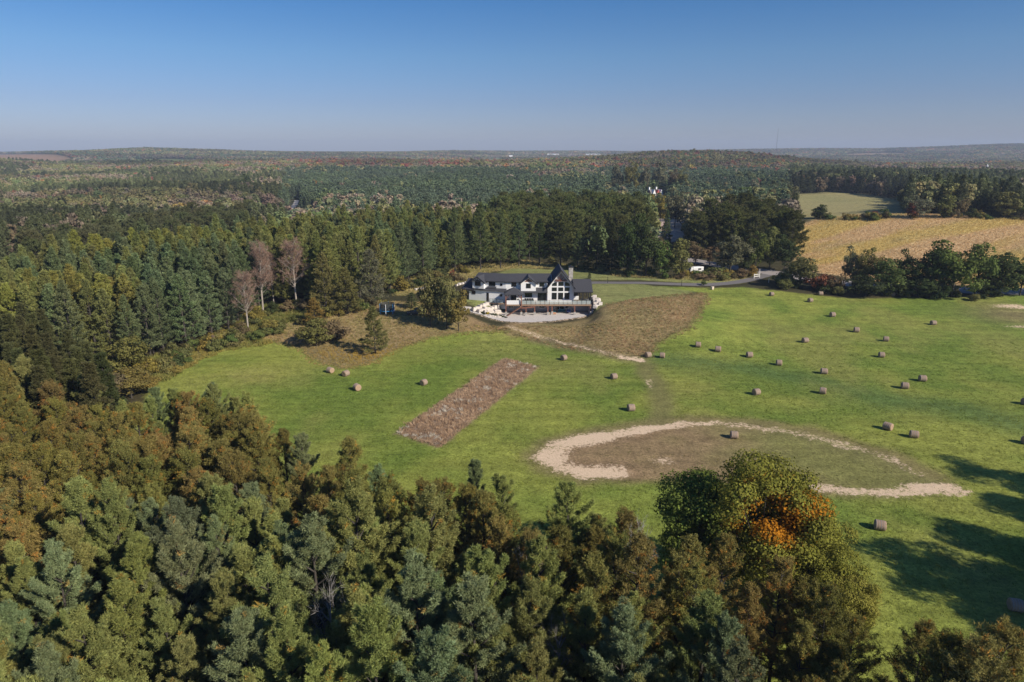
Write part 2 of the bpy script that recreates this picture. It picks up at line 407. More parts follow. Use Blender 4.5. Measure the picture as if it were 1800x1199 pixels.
def scatter(name, X, Y, S, tints, coll, label, cat, kind='stuff', sxy=None, tilt=.04, parent=None, Z=None):
    n = len(X)
    if n == 0: return
    me = bpy.data.meshes.new(name); me.vertices.add(n)
    Z = terr(X, Y)-.1 if Z is None else Z
    me.vertices.foreach_set('co', np.stack([X, Y, Z], 1).astype(np.float32).ravel()); me.update()
    sxy = S if sxy is None else sxy
    def att(nm, t, d, f):
        a = me.attributes.new(nm, t, 'POINT'); a.data.foreach_set(f, d.ravel())
    att('scl', 'FLOAT_VECTOR', np.stack([sxy, sxy, S], 1).astype(np.float32), 'vector')
    rr = RNG.normal(0, tilt, (n, 3)); rr[:, 2] = RNG.random(n)*6.283
    att('rot', 'FLOAT_VECTOR', rr.astype(np.float32), 'vector')
    att('idx', 'INT', RNG.integers(0, 64, n).astype(np.int32), 'value')
    att('tint', 'FLOAT_COLOR', np.hstack([tints, np.ones((n, 1))]).astype(np.float32), 'color')
    o = bpy.data.objects.new(name, me); link(o, parent)
    if coll.name not in _groups: _groups[coll.name] = scatter_group(coll)
    md = o.modifiers.new('scatter', 'NODES'); md.node_group = _groups[coll.name]
    tag(o, label, cat, None, kind)
    return o
def jgrid(x0, x1, y0, y1, s, j=.38):
    xs = np.arange(x0, x1, s); ys = np.arange(y0, y1, s*.9)
    X, Y = np.meshgrid(xs, ys); X = X + (np.arange(len(ys)) % 2)[:, None]*s*.5
    X = X + RNG.uniform(-j, j, X.shape)*s; Y = Y + RNG.uniform(-j, j, Y.shape)*s
    return X.ravel(), Y.ravel()

# ------------------------------------------------------------------ where things lie (world outlines)
FIELD = P2([(262,672),(380,617),(480,597),(530,612),(560,636),(600,647),(650,637),(700,611),(760,590),(815,583),(880,580),(940,597),(1000,610),(1100,630),(1140,626),(1152,602),(1210,575),(1240,524),(1225,514),(1150,508),(1044,504),(1200,505),(1300,505),(1380,513),(1480,524),(1650,524),(1850,517),(2300,517)]) + [(190,150),(120,20),(20,10),(-40,60)]
LAWN = P2([(1036,494),(1100,498),(1225,513),(1180,521),(1100,529),(1048,545),(1040,535)]) 
LAWN2 = [(HX+a, HY+b) for a, b in [(-22,1.5),(-16,-1.2),(-12,-3.8),(-9.5,-5),(-8.6,3),(-14,6),(-20,8),(-26,5)]]
LAWN3 = P2([(860,484),(900,472),(1000,474),(1100,488),(1300,494),(1300,498),(1040,492)])
BANK = P2([(860,575),(905,568),(1000,566),(1046,548),(1100,531),(1180,521),(1238,516),(1240,524),(1210,575),(1152,602),(1138,627),(1100,628),(1000,609),(940,596),(880,580)])
WEDGE = P2([(430,597),(480,575),(560,556),(690,530),(800,545),(860,572),(880,580),(815,584),(760,591),(700,612),(650,638),(600,648),(560,637),(530,613),(480,598)])
EDGE = P2([(240,680),(380,618),(480,598),(560,560),(690,530),(600,540),(500,560),(400,580),(300,620),(200,660)])
EDGE2 = P2([(140,700),(272,672),(340,640),(300,628),(200,640),(120,660)])
EDGE3 = P2([(425,590),(425,566),(450,545),(548,536),(600,548),(560,560),(480,588)])
BACKROUGH = P2([(700,520),(800,500),(860,478),(960,470),(1060,484),(1200,493),(1310,497),(1330,480),(1230,476),(1180,488),(1060,472),(900,458),(780,470),(690,505)])
STRIP = P2([(695,762),(772,788),(948,645),(886,630)])
TRACK = P2([(893,574),(950,592),(1010,607),(1060,619),(1128,632)])
TRACK2 = P2([(1128,632),(1140,660),(1160,690),(1165,715),(1160,742)])
RING = P2([(1085,829),(1040,831),(990,819),(964,801),(985,783),(1060,766),(1150,752),(1220,745),(1330,748),(1420,764),(1485,786),(1550,803),(1620,832)])
RING2 = P2([(1430,856),(1500,863),(1570,868),(1640,860),(1690,864)])
RINGIN = P2([(958,800),(1060,764),(1220,743),(1335,747),(1440,768),(1530,796),(1625,835),(1700,860),(1560,878),(1450,872),(1300,855),(1100,842),(1000,827)])
CORN = P2([(1440,384),(1412,394),(1394,406),(1388,420),(1402,474),(1480,486),(1560,500),(1700,506),(1950,505),(2500,500)]) + [(420,360),(300,352)] + P2([(1800,387),(1700,379),(1600,376),(1510,377)])
MEADOW = P2([(1383,342),(1383,380),(1440,390),(1500,386),(1588,386),(1592,352),(1480,338)])
FARPX = [[(-60,272),(70,271),(132,279),(100,287),(-60,290)], [(235,281),(300,279),(372,282),(320,287),(245,286)], [(812,283),(880,277),(884,282),(850,287)], [(440,374),(500,368),(562,366),(560,376),(470,382)], [(1496,301),(1592,300),(1590,306),(1500,309)], [(1482,271),(1560,268),(1600,270),(1490,274)]]
FARF = [(P2(FARPX[0]), (.30,.19,.12)),
        (P2(FARPX[1]), (.13,.19,.05)),
        (P2(FARPX[2]), (.15,.19,.07)),
        (P2([(440,374),(500,368),(562,366),(560,376),(470,382)]), (.19,.22,.075)),
        (P2([(1496,301),(1592,300),(1590,306),(1500,309)]), (.25,.21,.09)),
        (P2([(1482,271),(1560,268),(1600,270),(1490,274)]), (.26,.18,.11)),
        (P2([(1690,440-60),(1690,373),(1740,373),(1735,380)]), (.2,.19,.08))]
YARD = P2([(1136,400),(1150,385),(1205,380),(1215,405),(1200,425),(1140,425)])
YCLR = P2([(1138,424),(1210,424),(1212,462),(1140,462)])
DRIVE = P2([(1030,496.5),(1100,497.5),(1200,500),(1268,499.5),(1305,495),(1332,488),(1350,483)])
DRIVE = [(HX+10, HY+19.5)] + DRIVE
ROADL = [(pix(1200,455)[0], pix(1200,455)[1]), *P2([(1260,466),(1300,472),(1345,477),(1395,486),(1500,500),(1700,511),(1950,514)])]

PLANT = P2([(-260,640),(60,652),(200,642),(300,626),(380,600),(425,574),(440,548),(545,536),(570,548),(640,530),(700,508),(760,484),(830,470),(900,462)]) + P2([(900,368),(760,357),(650,361),(560,369),(450,379),(300,393),(100,419),(0,437),(-260,460)], 17)
SPRZ = P2([(-160,520),(40,528),(120,565),(195,640),(175,690),(60,672),(-160,655)], 16)
ROUNDZ = P2([(905,455),(1000,458),(1130,452)]) + P2([(1142,372),(1138,350),(1060,346),(900,350),(850,366)], 13)
DOMEZ = P2([(1222,452),(1300,462),(1385,463)]) + P2([(1402,400),(1385,364),(1330,352),(1260,362),(1218,384)], 13)
STRIPZ = P2([(45,446),(50,408),(200,386),(330,365),(440,360),(445,378),(300,396),(110,424)], 13)
FGZ = P2([(-160,655),(60,672),(250,676),(335,668),(440,692),(500,735),(560,775),(640,792),(720,805),(800,812),(900,835),(960,880),(1050,890),(1180,900),(1250,930),(1450,962),(1545,1008),(1645,1062),(1750,1112),(1880,1160),(1940,1420),(-260,1420)], 14.0)
REDZ = [P2([(-260,662),(250,676),(335,668),(440,692),(500,735),(560,775),(640,792),(720,805),(800,812),(900,835),(960,880),(1050,890),(1180,900),(1210,960),(1110,1010),(900,950),(700,870),(560,890),(430,830),(330,860),(190,850),(60,920),(-260,950)], 15.5),
        P2([(1110,1010),(1180,890),(1450,955),(1550,1000),(1650,1055),(1760,1105),(1900,1155),(1960,1300),(1560,1290),(1300,1080)], 14.0)]

# ------------------------------------------------------------------ ground
def axis_coords(lo, hi, fine_lo, fine_hi, step, grow, smax):
    c = list(np.arange(fine_lo, fine_hi, step)); s = step; v = c[-1]
    while v < hi: s = min(s*grow, smax); v += s; c.append(v)
    s = step; v = c[0]
    while v > lo: s = min(s*grow, smax); v -= s; c.insert(0, v)
    return np.array(c)
gx = axis_coords(-6500, 6500, -62, 92, .85, 1.045, 95)
gy = axis_coords(-300, 8200, 52, 228, .85, 1.035, 70)
GX, GY = np.meshgrid(gx, gy); GZ = terr(GX, GY)
X, Y = GX.ravel(), GY.ravel()
wob = (fbm(X/3, Y/3, 31)-.5)*2.2; wob2 = (fbm(X/9, Y/9, 33)-.5)*5
def soft(poly, w, k=1.0): return sstep(-w, w, polysd(X+wob*k*.6, Y+wob*k, poly))
near = (np.abs(X) < 420) & (Y > -50) & (Y < 520)
n1 = fbm(X/30, Y/30, 41); n2 = fbm(X/8, Y/8, 43); n3 = fbm(X/70, Y/70, 47)
def C3(c): return np.array(c)[None, :]*np.ones((len(X), 1))
def blend(a, b, m): return a*(1-m[:, None]) + b*m[:, None]
floor_c = blend(C3((.035,.04,.018)), C3((.07,.055,.03)), n2)
farfloor = blend(C3((.05,.06,.03)), C3((.10,.085,.05)), n1)
base = blend(floor_c, farfloor, sstep(250, 500, np.hypot(X, Y)))
green = blend(C3((.135,.190,.034)), C3((.240,.264,.055)), sstep(.35, .68, n1*.55+n2*.45))
lush = np.exp(-(segdist(X, Y+wob2, P2([(1150,632),(1300,645),(1420,668),(1560,705),(1700,720),(1850,760)]))/5.0)**2)
green = blend(green, C3((.085,.140,.042)), .75*lush)
yel = np.exp(-((X-pix(420,665)[0])/9)**2-((Y-pix(420,665)[1])/7)**2)
green = blend(green, C3((.27,.26,.075)), .8*yel*sstep(.2, .6, n2))
yel2 = sstep(.5, .75, fbm(X/16, Y/26, 51)); green = blend(green, C3((.24,.235,.065)), .6*yel2)
m_field = soft(FIELD, .9); m_fg = sstep(-1.0, 2.5, polysd(X, Y, FGZ)+wob)
g = soft(LAWN, .8); g2 = np.maximum(soft(LAWN2, .5), soft(LAWN3, 1.2))
rough_c = blend(C3((.29,.195,.105)), C3((.21,.18,.075)), n2)
gold_c = blend(C3((.33,.26,.11)), C3((.22,.21,.08)), n2)
m_bank = soft(BANK, 1.8, 3.2); m_wedge = soft(WEDGE, 1.0); m_edge = np.maximum(np.maximum(soft(EDGE, 1.0), soft(EDGE2, 1.0)), soft(EDGE3, 1.0)); m_back = soft(BACKROUGH, 1.5)
m_strip = sstep(-.5, .5, polysd(X, Y, STRIP)+wob*.35)
base = blend(base, green, m_field)
base = blend(base, gold_c, np.maximum(m_edge, m_back)*near)
base = blend(base, rough_c, np.maximum(m_bank, m_wedge))
base = blend(base, blend(C3((.17,.20,.065)), C3((.235,.23,.09)), n2), np.maximum(g, g2)*near)
base = blend(base, C3((.27,.195,.135)), m_strip)
base = blend(base, C3((.20,.16,.075)), .8*sstep(5.2, 2.2, segdist(X+wob, Y+wob, RING, False)))
inr = soft(RINGIN, 1.2)
base = blend(base, blend(C3((.25,.170,.100)), C3((.19,.185,.065)), sstep(.4, .75, n2*.4+n1*.3+.3*sstep(14, 50, X))), inr*.9)
t2 = sstep(3.4, .6, segdist(X+wob, Y, TRACK2)); base = blend(base, C3((.17,.15,.065)), t2*.75)
m_fgf = m_fg*sstep(-60, -10, -Y+0*X+60); base = blend(base, floor_c, m_fg)
corn_n = fbm(X/7+Y/40, Y/30, 61)
m_corn = soft(CORN, 1.2)*near
ca, cc = (125*X+80*Y)/148, (-80*X+125*Y)/148
corn = blend(C3((.53,.375,.20)), C3((.51,.385,.14)), sstep(.42, .58, fbm(ca/90, cc/14, 63)))
corn = blend(corn, C3((.36,.30,.14)), .55*sstep(.5, .68, fbm(ca/60, cc/11, 67)))
base = blend(base, corn, m_corn)
m_mead = soft(MEADOW, 3.)*(Y < 900)
base = blend(base, blend(C3((.33,.28,.13)), C3((.24,.23,.10)), n1), m_mead)
m_yard = soft(YARD, 2.)*near; base = blend(base, C3((.50,.41,.34)), m_yard)
m_far = np.zeros(len(X))
for poly, c in FARF:
    m = sstep(-6, 6, polysd(X, Y, poly)); base = blend(base, C3(c), m); m_far = np.maximum(m_far, m)
# bare sand amount (broken up by the shader's noise)
sand = np.zeros(len(X))
sand = np.maximum(sand, sstep(3.7-1.9*sstep(8, 30, X), .6, segdist(X+wob*1.5, Y+wob*1.3, RING))*(.88-.28*sstep(20, 38, X)-.12*sstep(36, 50, X))*(.55+.9*fbm(X/3.5, Y/2.2, 57)))
sand = np.maximum(sand, sstep(2.2, .3, segdist(X+wob*.8, Y+wob*.6, RING2))*.78)
pr = P2([(1640,858)])[0]; sand = np.maximum(sand, .95*np.exp(-((X-pr[0])/4.2)**4-((Y-pr[1])/1.6)**4))
pm = P2([(1165,810)])[0]; sand = np.maximum(sand, .62*np.exp(-((X-pm[0])/2.2)**2-((Y-pm[1])/1.6)**2))
sand = np.maximum(sand, .56*sstep(1.7, .2, segdist(X+wob*.6, Y+wob*.6, TRACK))*(.7+.6*fbm(X/4, Y/4, 59)))
sand = np.maximum(sand, .9*sstep(1.6, .3, segdist(X, Y+wob*.4, P2([(1092,628),(1128,634)]))))
sand = np.maximum(sand, .55*sstep(1.2, .3, segdist(X+wob*.4, Y, P2([(1138,668),(1142,682)]))))
for (u, v, a, b, s_) in [(1778,538,6,2.2,.9),(1800,541,6,1.6,.8),(1798,574,5,1.2,.75)]:
    q = P2([(u, v)])[0]; sand = np.maximum(sand, s_*np.exp(-((X-q[0])/a)**2-((Y-q[1])/b)**2))
q = P2([(1790,555)])[0]; mm = np.exp(-((X-q[0])/12)**2-((Y-q[1])/9)**2); base = blend(base, C3((.2,.16,.085)), mm*.85)
sand = np.maximum(sand, .6*sstep(1.2, .2, np.abs(polysd(X, Y, [(HX+a, HY+b) for a, b in PATIO])+.6))*(Y < HY-3))
mt = sstep(3.5, 0.5, segdist(X, Y, P2([(940,596),(1000,611),(1100,631)]))); base = blend(base, C3((.20,.16,.085)), mt*.7)
rough_amt = np.clip(m_bank+m_wedge+m_edge+m_back+m_corn+m_strip, 0, 1)

def ground_mat():
    m, nt, b = newmat('ground_cover'); N = nt.nodes; L = nt.links
    b.inputs['Roughness'].default_value = .95; b.inputs['Specular IOR Level'].default_value = .1
    geo = N.new('ShaderNodeNewGeometry')
    cb = N.new('ShaderNodeAttribute'); cb.attribute_name = 'ground_col'
    sd = N.new('ShaderNodeAttribute'); sd.attribute_name = 'sand'
    def noise(sc, det=4, rough=.6, vec=None):
        n = N.new('ShaderNodeTexNoise'); n.inputs['Scale'].default_value = sc; n.inputs['Detail'].default_value = det; n.inputs['Roughness'].default_value = rough
        L.new(vec or geo.outputs['Position'], n.inputs['Vector']); return n
    def mrange(src, a, b_, c, d):
        r = N.new('ShaderNodeMapRange'); r.inputs[1].default_value = a; r.inputs[2].default_value = b_; r.inputs[3].default_value = c; r.inputs[4].default_value = d
        L.new(src, r.inputs[0]); return r.outputs[0]
    nf = noise(2.6, 6, .75); nm = noise(.55, 5, .65); nl = noise(.05, 4)
    mapv = N.new('ShaderNodeVectorMath'); mapv.operation = 'MULTIPLY'; mapv.inputs[1].default_value = (.25, 2.2, 1)
    L.new(geo.outputs['Position'], mapv.inputs[0]); ns = noise(.35, 3, .5, mapv.outputs[0])
    rt = N.new('ShaderNodeMapping'); rt.inputs['Rotation'].default_value = (0, 0, math.radians(-38)); rt.inputs['Scale'].default_value = (.02, .42, .1); L.new(geo.outputs['Position'], rt.inputs['Vector']); nst = noise(1.0, 3, .55, rt.outputs[0])
    mul = N.new('ShaderNodeMath'); mul.operation = 'MULTIPLY'
    L.new(mrange(nf.outputs['Fac'], .3, .7, .5, 1.5), mul.inputs[0]); L.new(mrange(nm.outputs['Fac'], .3, .7, .72, 1.28), mul.inputs[1])
    mul2 = N.new('ShaderNodeMath'); mul2.operation = 'MULTIPLY'; mul3 = N.new('ShaderNodeMath'); mul3.operation = 'MULTIPLY'; L.new(mul.outputs[0], mul3.inputs[0]); L.new(mrange(nst.outputs['Fac'], .3, .7, .86, 1.14), mul3.inputs[1]); L.new(mul3.outputs[0], mul2.inputs[0]); L.new(mrange(ns.outputs['Fac'], .3, .7, .93, 1.07), mul2.inputs[1])
    sc = N.new('ShaderNodeVectorMath'); sc.operation = 'SCALE'; L.new(cb.outputs['Color'], sc.inputs[0]); L.new(mul2.outputs[0], sc.inputs['Scale'])
    add = N.new('ShaderNodeMath'); add.operation = 'ADD'
    n5 = noise(1.6, 8, .8)
    L.new(sd.outputs['Fac'], add.inputs[0]); L.new(mrange(n5.outputs['Fac'], .3, .7, -.6, .6), add.inputs[1])
    thr = mrange(add.outputs[0], .45, .72, 0, 1)
    sm = N.new('ShaderNodeMix'); sm.data_type = 'RGBA'
    sandc = N.new('ShaderNodeMix'); sandc.data_type = 'RGBA'; L.new(nf.outputs['Fac'], sandc.inputs[0])
    sandc.inputs[6].default_value = (.46, .33, .22, 1); sandc.inputs[7].default_value = (.86, .68, .49, 1)
    L.new(thr, sm.inputs[0]); L.new(sc.outputs[0], sm.inputs[6]); L.new(sandc.outputs[2], sm.inputs[7])
    # brown dead-grass rim around the sand
    L.new(sm.outputs[2], b.inputs['Base Color'])
    bp = N.new('ShaderNodeBump'); bp.inputs['Strength'].default_value = .55; bp.inputs['Distance'].default_value = .25
    L.new(nf.outputs['Fac'], bp.inputs['Height']); L.new(bp.outputs[0], b.inputs['Normal'])
    return m
M_GROUND = ground_mat()
# one continuous sheet, its faces shared out between the kinds of ground
ny, nx = GX.shape
fi = (np.arange(ny-1)[:, None]*nx + np.arange(nx-1)[None, :]).ravel()
quads = np.stack([fi, fi+1, fi+nx+1, fi+nx], 1)
avg = lambda a: a[quads].mean(1)
reg = np.zeros(len(quads), int)
reg[avg(m_field) > .5] = 1
reg[(avg(np.maximum(m_bank, m_wedge)) > .5)] = 2
reg[(avg(np.maximum(g, g2)*near) > .5)] = 3
reg[avg(m_strip) > .5] = 4
reg[(avg(m_corn) > .5)] = 5
reg[(avg(m_mead) > .5)] = 6
reg[(avg(sand) > .5) & (avg(near.astype(float)) > .5)] = 7
reg[(avg(m_fg) > .5)] = 0
names = {0: ('ground', 'dark forest floor and open ground out to the horizon'), 1: ('hay_field', 'mown green hay field with yellowish patches'),
         2: ('rough_ground', 'bank of dry brown grass and weeds around the house'), 3: ('lawn', 'short lawn beside the white house'),
         4: ('weedy_strip_ground', 'rectangular strip of brown soil under the tall dead weeds'), 5: ('crop_field', 'tan crop field on the hill to the right'),
         6: ('far_meadow', 'pale meadow beyond the tan crop field'), 7: ('bare_sand', 'bare pale sand patches and track in the hay field')}
ALLV = np.stack([X, Y, GZ.ravel()], 1)
for r, (nm, lab) in names.items():
    q = quads[reg == r]
    if not len(q): continue
    used, inv = np.unique(q.ravel(), return_inverse=True)
    me = bpy.data.meshes.new(nm); me.vertices.add(len(used)); me.vertices.foreach_set('co', ALLV[used].astype(np.float32).ravel())
    me.loops.add(len(q)*4); me.loops.foreach_set('vertex_index', inv.astype(np.int32))
    me.polygons.add(len(q)); me.polygons.foreach_set('loop_start', np.arange(0, len(q)*4, 4, dtype=np.int32)); me.update()
    me.polygons.foreach_set('use_smooth', np.ones(len(q), bool))
    a = me.attributes.new('ground_col', 'FLOAT_COLOR', 'POINT'); a.data.foreach_set('color', np.hstack([base[used], np.ones((len(used), 1))]).astype(np.float32).ravel())
    a = me.attributes.new('sand', 'FLOAT', 'POINT'); a.data.foreach_set('value', sand[used].astype(np.float32))
    me.materials.append(M_GROUND)
    o = bpy.data.objects.new(nm, me); link(o); tag(o, lab, None, None, 'structure')

def ribbon(name, pts, w, mat, lab, lift=.03, step=1.5, sub=5):
    pts = np.array(pts, float); out = [pts[0]]
    for a, b in zip(pts[:-1], pts[1:]):
        n = max(1, int(np.linalg.norm(b-a)/step)); out += [a+(b-a)*k/n for k in range(1, n+1)]
    p = np.array(out)
    for _ in range(6): p[1:-1] = (p[:-2]+2*p[1:-1]+p[2:])/4
    t = np.gradient(p, axis=0); t /= np.linalg.norm(t, axis=1)[:, None]; nrm = np.stack([-t[:, 1], t[:, 0]], 1)
    offs = np.linspace(-w/2, w/2, sub); V = []
    for o_ in offs: q = p+nrm*o_; V.append(np.column_stack([q, terr(q[:, 0], q[:, 1])+lift]))
    V = np.array(V); n = len(p); F = []
    for i in range(sub-1):
        for k in range(n-1): F.append([i*n+k, i*n+k+1, (i+1)*n+k+1, (i+1)*n+k])
    me = bpy.data.meshes.new(name); me.from_pydata(V.reshape(-1, 3).tolist(), [], F); me.materials.append(mat)
    o = bpy.data.objects.new(name, me); link(o); tag(o, lab, None, None, 'structure'); return p
M_ASPH = plain('asphalt', (.15, .14, .14), .9, 0, 2.5, .12, .1)
M_ROAD = plain('worn_road', (.30, .27, .26), .9, 0, 2.0, .12, .1)
M_GRAV = plain('gravel', (.52, .48, .45), .95, 0, 3.5, .14, .4)
ribbon('driveway', DRIVE, 3.4, M_ASPH, 'grey asphalt driveway running from the road to the white house', .035)
ribbon('road', ROADL, 7.0, M_ROAD, 'pale grey country road behind the hedge', .03, 2)
far_road = P2([(435,381),(470,378),(505,371),(518,362),(522,352)])
ribbon('farm_track', far_road, 4, M_GRAV, 'pale gravel track crossing the small far field', .15, 8, 3)
# patio sheet
def sheet(name, poly, mat, lab, lift=.03, step=.5):
    poly = np.array(poly); x0, y0 = poly.min(0); x1, y1 = poly.max(0)
    xs = np.arange(x0-step, x1+step*2, step); ys = np.arange(y0-step, y1+step*2, step)
    A, B = np.meshgrid(xs, ys); sd = polysd(A, B, [tuple(p) for p in poly]) + (fbm(A/1.5, B/1.5, 71)-.5)*.6
    nx_ = len(xs); F = []
    for j in range(len(ys)-1):
        for i in range(nx_-1):
            if (sd[j, i]+sd[j+1, i+1]+sd[j, i+1]+sd[j+1, i])/4 > 0: F.append([j*nx_+i, j*nx_+i+1, (j+1)*nx_+i+1, (j+1)*nx_+i])
    V = np.column_stack([A.ravel(), B.ravel(), terr(A.ravel(), B.ravel())+lift])
    used = sorted({i for f in F for i in f}); mp = {u: k for k, u in enumerate(used)}
    me = bpy.data.meshes.new(name); me.from_pydata(V[used].tolist(), [], [[mp[i] for i in f] for f in F]); me.materials.append(mat)
    o = bpy.data.objects.new(name, me); link(o); tag(o, lab, None, None, 'structure')
sheet('patio', [(HX+a, HY+b) for a, b in PATIO], M_GRAV, 'pale gravel patio curving in front of the white house')

# ------------------------------------------------------------------ the near forest: every tree its own thing
def T(c, j=.10, yel=0.0):
    c = np.array(c, float)*(1+RNG.normal(0, j)); c = c*(1-yel) + np.array([.22, .20, .05])*yel
    return np.clip(c*(1+RNG.normal(0, .04, 3)), .005, .9)
WHITE_T = (.240, .275, .092); BLUE_T = (.175, .235, .112); RED_T = (.188, .188, .056); RUST_T = (.208, .180, .060); SPR_T = (.090, .100, .042)
px_, py_ = jgrid(-95, 75, 14, 125, 3.6, .34)
keep = inpoly(px_, py_, FGZ); px_, py_ = px_[keep], py_[keep]
hz = terr(px_, py_); uu, vv = proj(px_, py_, hz+15.5)
keep = (uu > -170) & (uu < 1990) & (vv < 1400) & (py_ > 14); px_, py_, uu, vv = px_[keep], py_[keep], uu[keep], vv[keep]
order = np.argsort(np.hypot(px_, py_))
n_white = n_red = n_spr = 0
def where(u, v):
    a = 'at the left edge' if u < 150 else 'left of the first dead tree' if u < 450 else 'near the first dead tree' if u < 750 else 'between the dead trees' if u < 1020 else 'left below the maple' if u < 1230 else 'below the maple' if u < 1500 else 'at the lower right'
    b = 'on the bottom edge' if v > 1080 else 'in the lower rows' if v > 960 else 'in the middle rows' if v > 860 else 'in the upper rows' if v > 760 else 'in the top row'
    return a + ', ' + b
MAP2 = [tuple(pix(1460, 1000, 7)[:2]), tuple(pix(1408, 915, 9)[:2]), tuple(pix(1500, 1040, 6)[:2])]
EDGE_R = segdist(px_, py_, FGZ, True)
for k in order:
    x, y, u, v = px_[k], py_[k], uu[k], vv[k]
    if ((x-pix(1320, 830, 14)[0])/7.5)**2 + ((y-pix(1320, 830, 14)[1])/6.5)**2 < 1: continue        # room for the maple
    red = any(inpoly(np.array([x]), np.array([y]), p)[0] for p in REDZ)
    if RNG.random() < .045: red = not red
    tone = fbm(np.array([x/14]), np.array([y/14]), 81)[0]
    if red:
        n_red += 1; t = T(RED_T, .12) if RNG.random() < .74 - .5*(tone-.5) else T(RUST_T, .12)
        if u < 520: t = t*np.array([1.04, .99, 1.0])
        rusty = t[0] > t[1]*1.12
        zone = where(u, v)
        if min(math.hypot(x-a_, y-b_) for a_, b_ in MAP2) < 3.4: continue
        place('red_hi', 'red_pine', x, y, (14.6+RNG.normal(0, 1.1)+(tone-.5)*3)*(.86 if 1190 < u < 1520 else 1), t, label=('rust tinged ' if rusty else 'olive ')+('tall ' if tone > .5 else 'short ')+'clumpy red pine '+zone, cat='pine tree',
              group='red pines of the near forest', sx=.95+.2*RNG.random())
    else:
        n_white += 1; t = T(WHITE_T if RNG.random() < .7 else BLUE_T, .10, max(0, RNG.normal(.03, .09))+.16*max(0, tone-.45))
        zone = where(u, v)
        look = 'yellowish ' if t[0] > t[1]*.85 else ('blue-green ' if t[2] > .5*t[1] else 'soft green '); look += ('tall ' if tone > .5 else 'short ')+'fluffy white pine '
        place('white_hi', 'white_pine', x, y, 15.4+RNG.normal(0, 1.5)+(tone-.5)*6, t, label=look+zone, cat='pine tree', group='white pines of the near forest', sx=.98+.28*RNG.random())
print('FG', n_white, n_red)
def spot(x, y, A, B):
    fx = (A < x).mean(); fy = (B < y).mean()
    return ', '+('front' if fy < .34 else 'middle' if fy < .67 else 'back')+' rows, '+('left end' if fx < .25 else 'left of centre' if fx < .5 else 'right of centre' if fx < .75 else 'right end')
# spruces at the left
xs_, ys_ = jgrid(-130, -20, 60, 150, 4.6, .3); k = inpoly(xs_, ys_, SPRZ)
for x, y in zip(xs_[k], ys_[k]):
    place('spruce_hi', 'spruce', x, y, 15.5+RNG.normal(0, 1.6), T(SPR_T, .1), label='dark drooping spruce at the left edge'+spot(x, y, xs_[k], ys_[k]), cat='spruce tree', group='dark spruces at the left edge', sx=1.15)

# the maple with the orange side
BASEH['maple'] = 15.5
LIB['maple'] = []
def maple(seed, orange=None, R=5.0, nc=95):
    Tt, C, wd = broadleaf(seed, H=15.5, cb=2.5, R=R, nc=nc, nl=520, rc=1.3, leaf=.18, orange=orange, top=.45)
    return (soup_mesh('maple_crown', Tt, C, [M_LEAF]), vf_mesh('maple_trunk', wd, M_BARK))
LIB['maple'] += [maple(611, ((.0, -3.2, 11.4), (4.4, 3.8, 3.1), (1.9, .80, .40)), 4.9, 130), maple(612, None, 3.6, 60), maple(613, None, 4.4, 80)]
MT = (.205, .205, .040)
mp_ = pix(1345, 875, 12)
place('maple', 'maple', mp_[0], mp_[1], 15.6, MT, rz=0.0, i=0, label='tall green maple with a large orange patch on its crown beside the hay field', cat='maple tree')
q = pix(1228, 875, 11); place('maple', 'maple', q[0], q[1], 15.4, (.14,.18,.04), rz=1, i=1, label='narrow green maple joined to the left side of the orange patched maple', cat='maple tree')
q = pix(1460, 1000, 7); place('maple', 'maple', q[0], q[1], 9.5, (.23,.23,.045), rz=2, i=2, label='yellow-green young maple below the orange patched maple at the field edge', cat='maple tree')
q = pix(1408, 915, 9); place('maple', 'maple', q[0], q[1], 11.5, (.215,.21,.045), rz=4, i=2, label='yellowish maple crowded just below the orange patch, between pines and field', cat='maple tree')
q = pix(1500, 1040, 6); place('maple', 'maple', q[0], q[1], 8.5, (.24,.225,.05), rz=1.2, i=1, label='small yellow-green maple, lowest of the maples along the hay field edge', cat='maple tree')
# trees standing past the right edge of the view; their shadows cross the grass
for (u, v, hh) in [(1660, 945, 17), (1625, 1005, 18), (1640, 1050, 16), (1720, 1110, 15), (1745, 846, 18), (1770, 900, 19), (1790, 1000, 18)]:
    q = pix(u, v); ln_ = hh*.72/math.tan(SUN_EL); x = q[0]+math.sin(SUN_AZ)*ln_+3.2; y = q[1]+math.cos(SUN_AZ)*ln_
    if proj(x-3.5, y, 9)[0] < 1815: x += 4
    place('maple', 'maple', x, y, hh, (.14, .17, .04), i=1+int(RNG.integers(2)), label='green tree standing just past the right edge, shading the grass', cat='maple tree', group='trees past the right edge', sx=.85)

# ------------------------------------------------------------------ middle distance
px_, py_ = jgrid(-330, 30, 95, 330, 3.7, .34)
k = inpoly(px_, py_, PLANT) & ~inpoly(px_, py_, SPRZ) & ~inpoly(px_, py_, FGZ); px_, py_ = px_[k], py_[k]
uu, vv = proj(px_, py_, terr(px_, py_)+14); k = (uu > -200) & (uu < 2000); px_, py_, uu = px_[k], py_[k], uu[k]
dl = np.hypot(px_, py_); fr = segdist(px_, py_, P2([(-260,640),(60,652),(200,642),(300,626),(380,600),(470,578),(560,556),(640,536),(700,508),(760,484),(830,470),(900,462)]))
order = np.argsort(dl + fr*1.2); n_ind = max(0, 295-n_white)
tone = fbm(px_/18, py_/18, 83)
def wt(k, far=0):
    b = np.array(WHITE_T)*.80 if tone[k] > .43 else np.array(BLUE_T)*.82
    t = T(b, .12, max(0, RNG.normal(.02, .06)))
    if px_[k] < -60 and tone[k] > .6: t = t*[1.25, 1.12, .9]
    return t
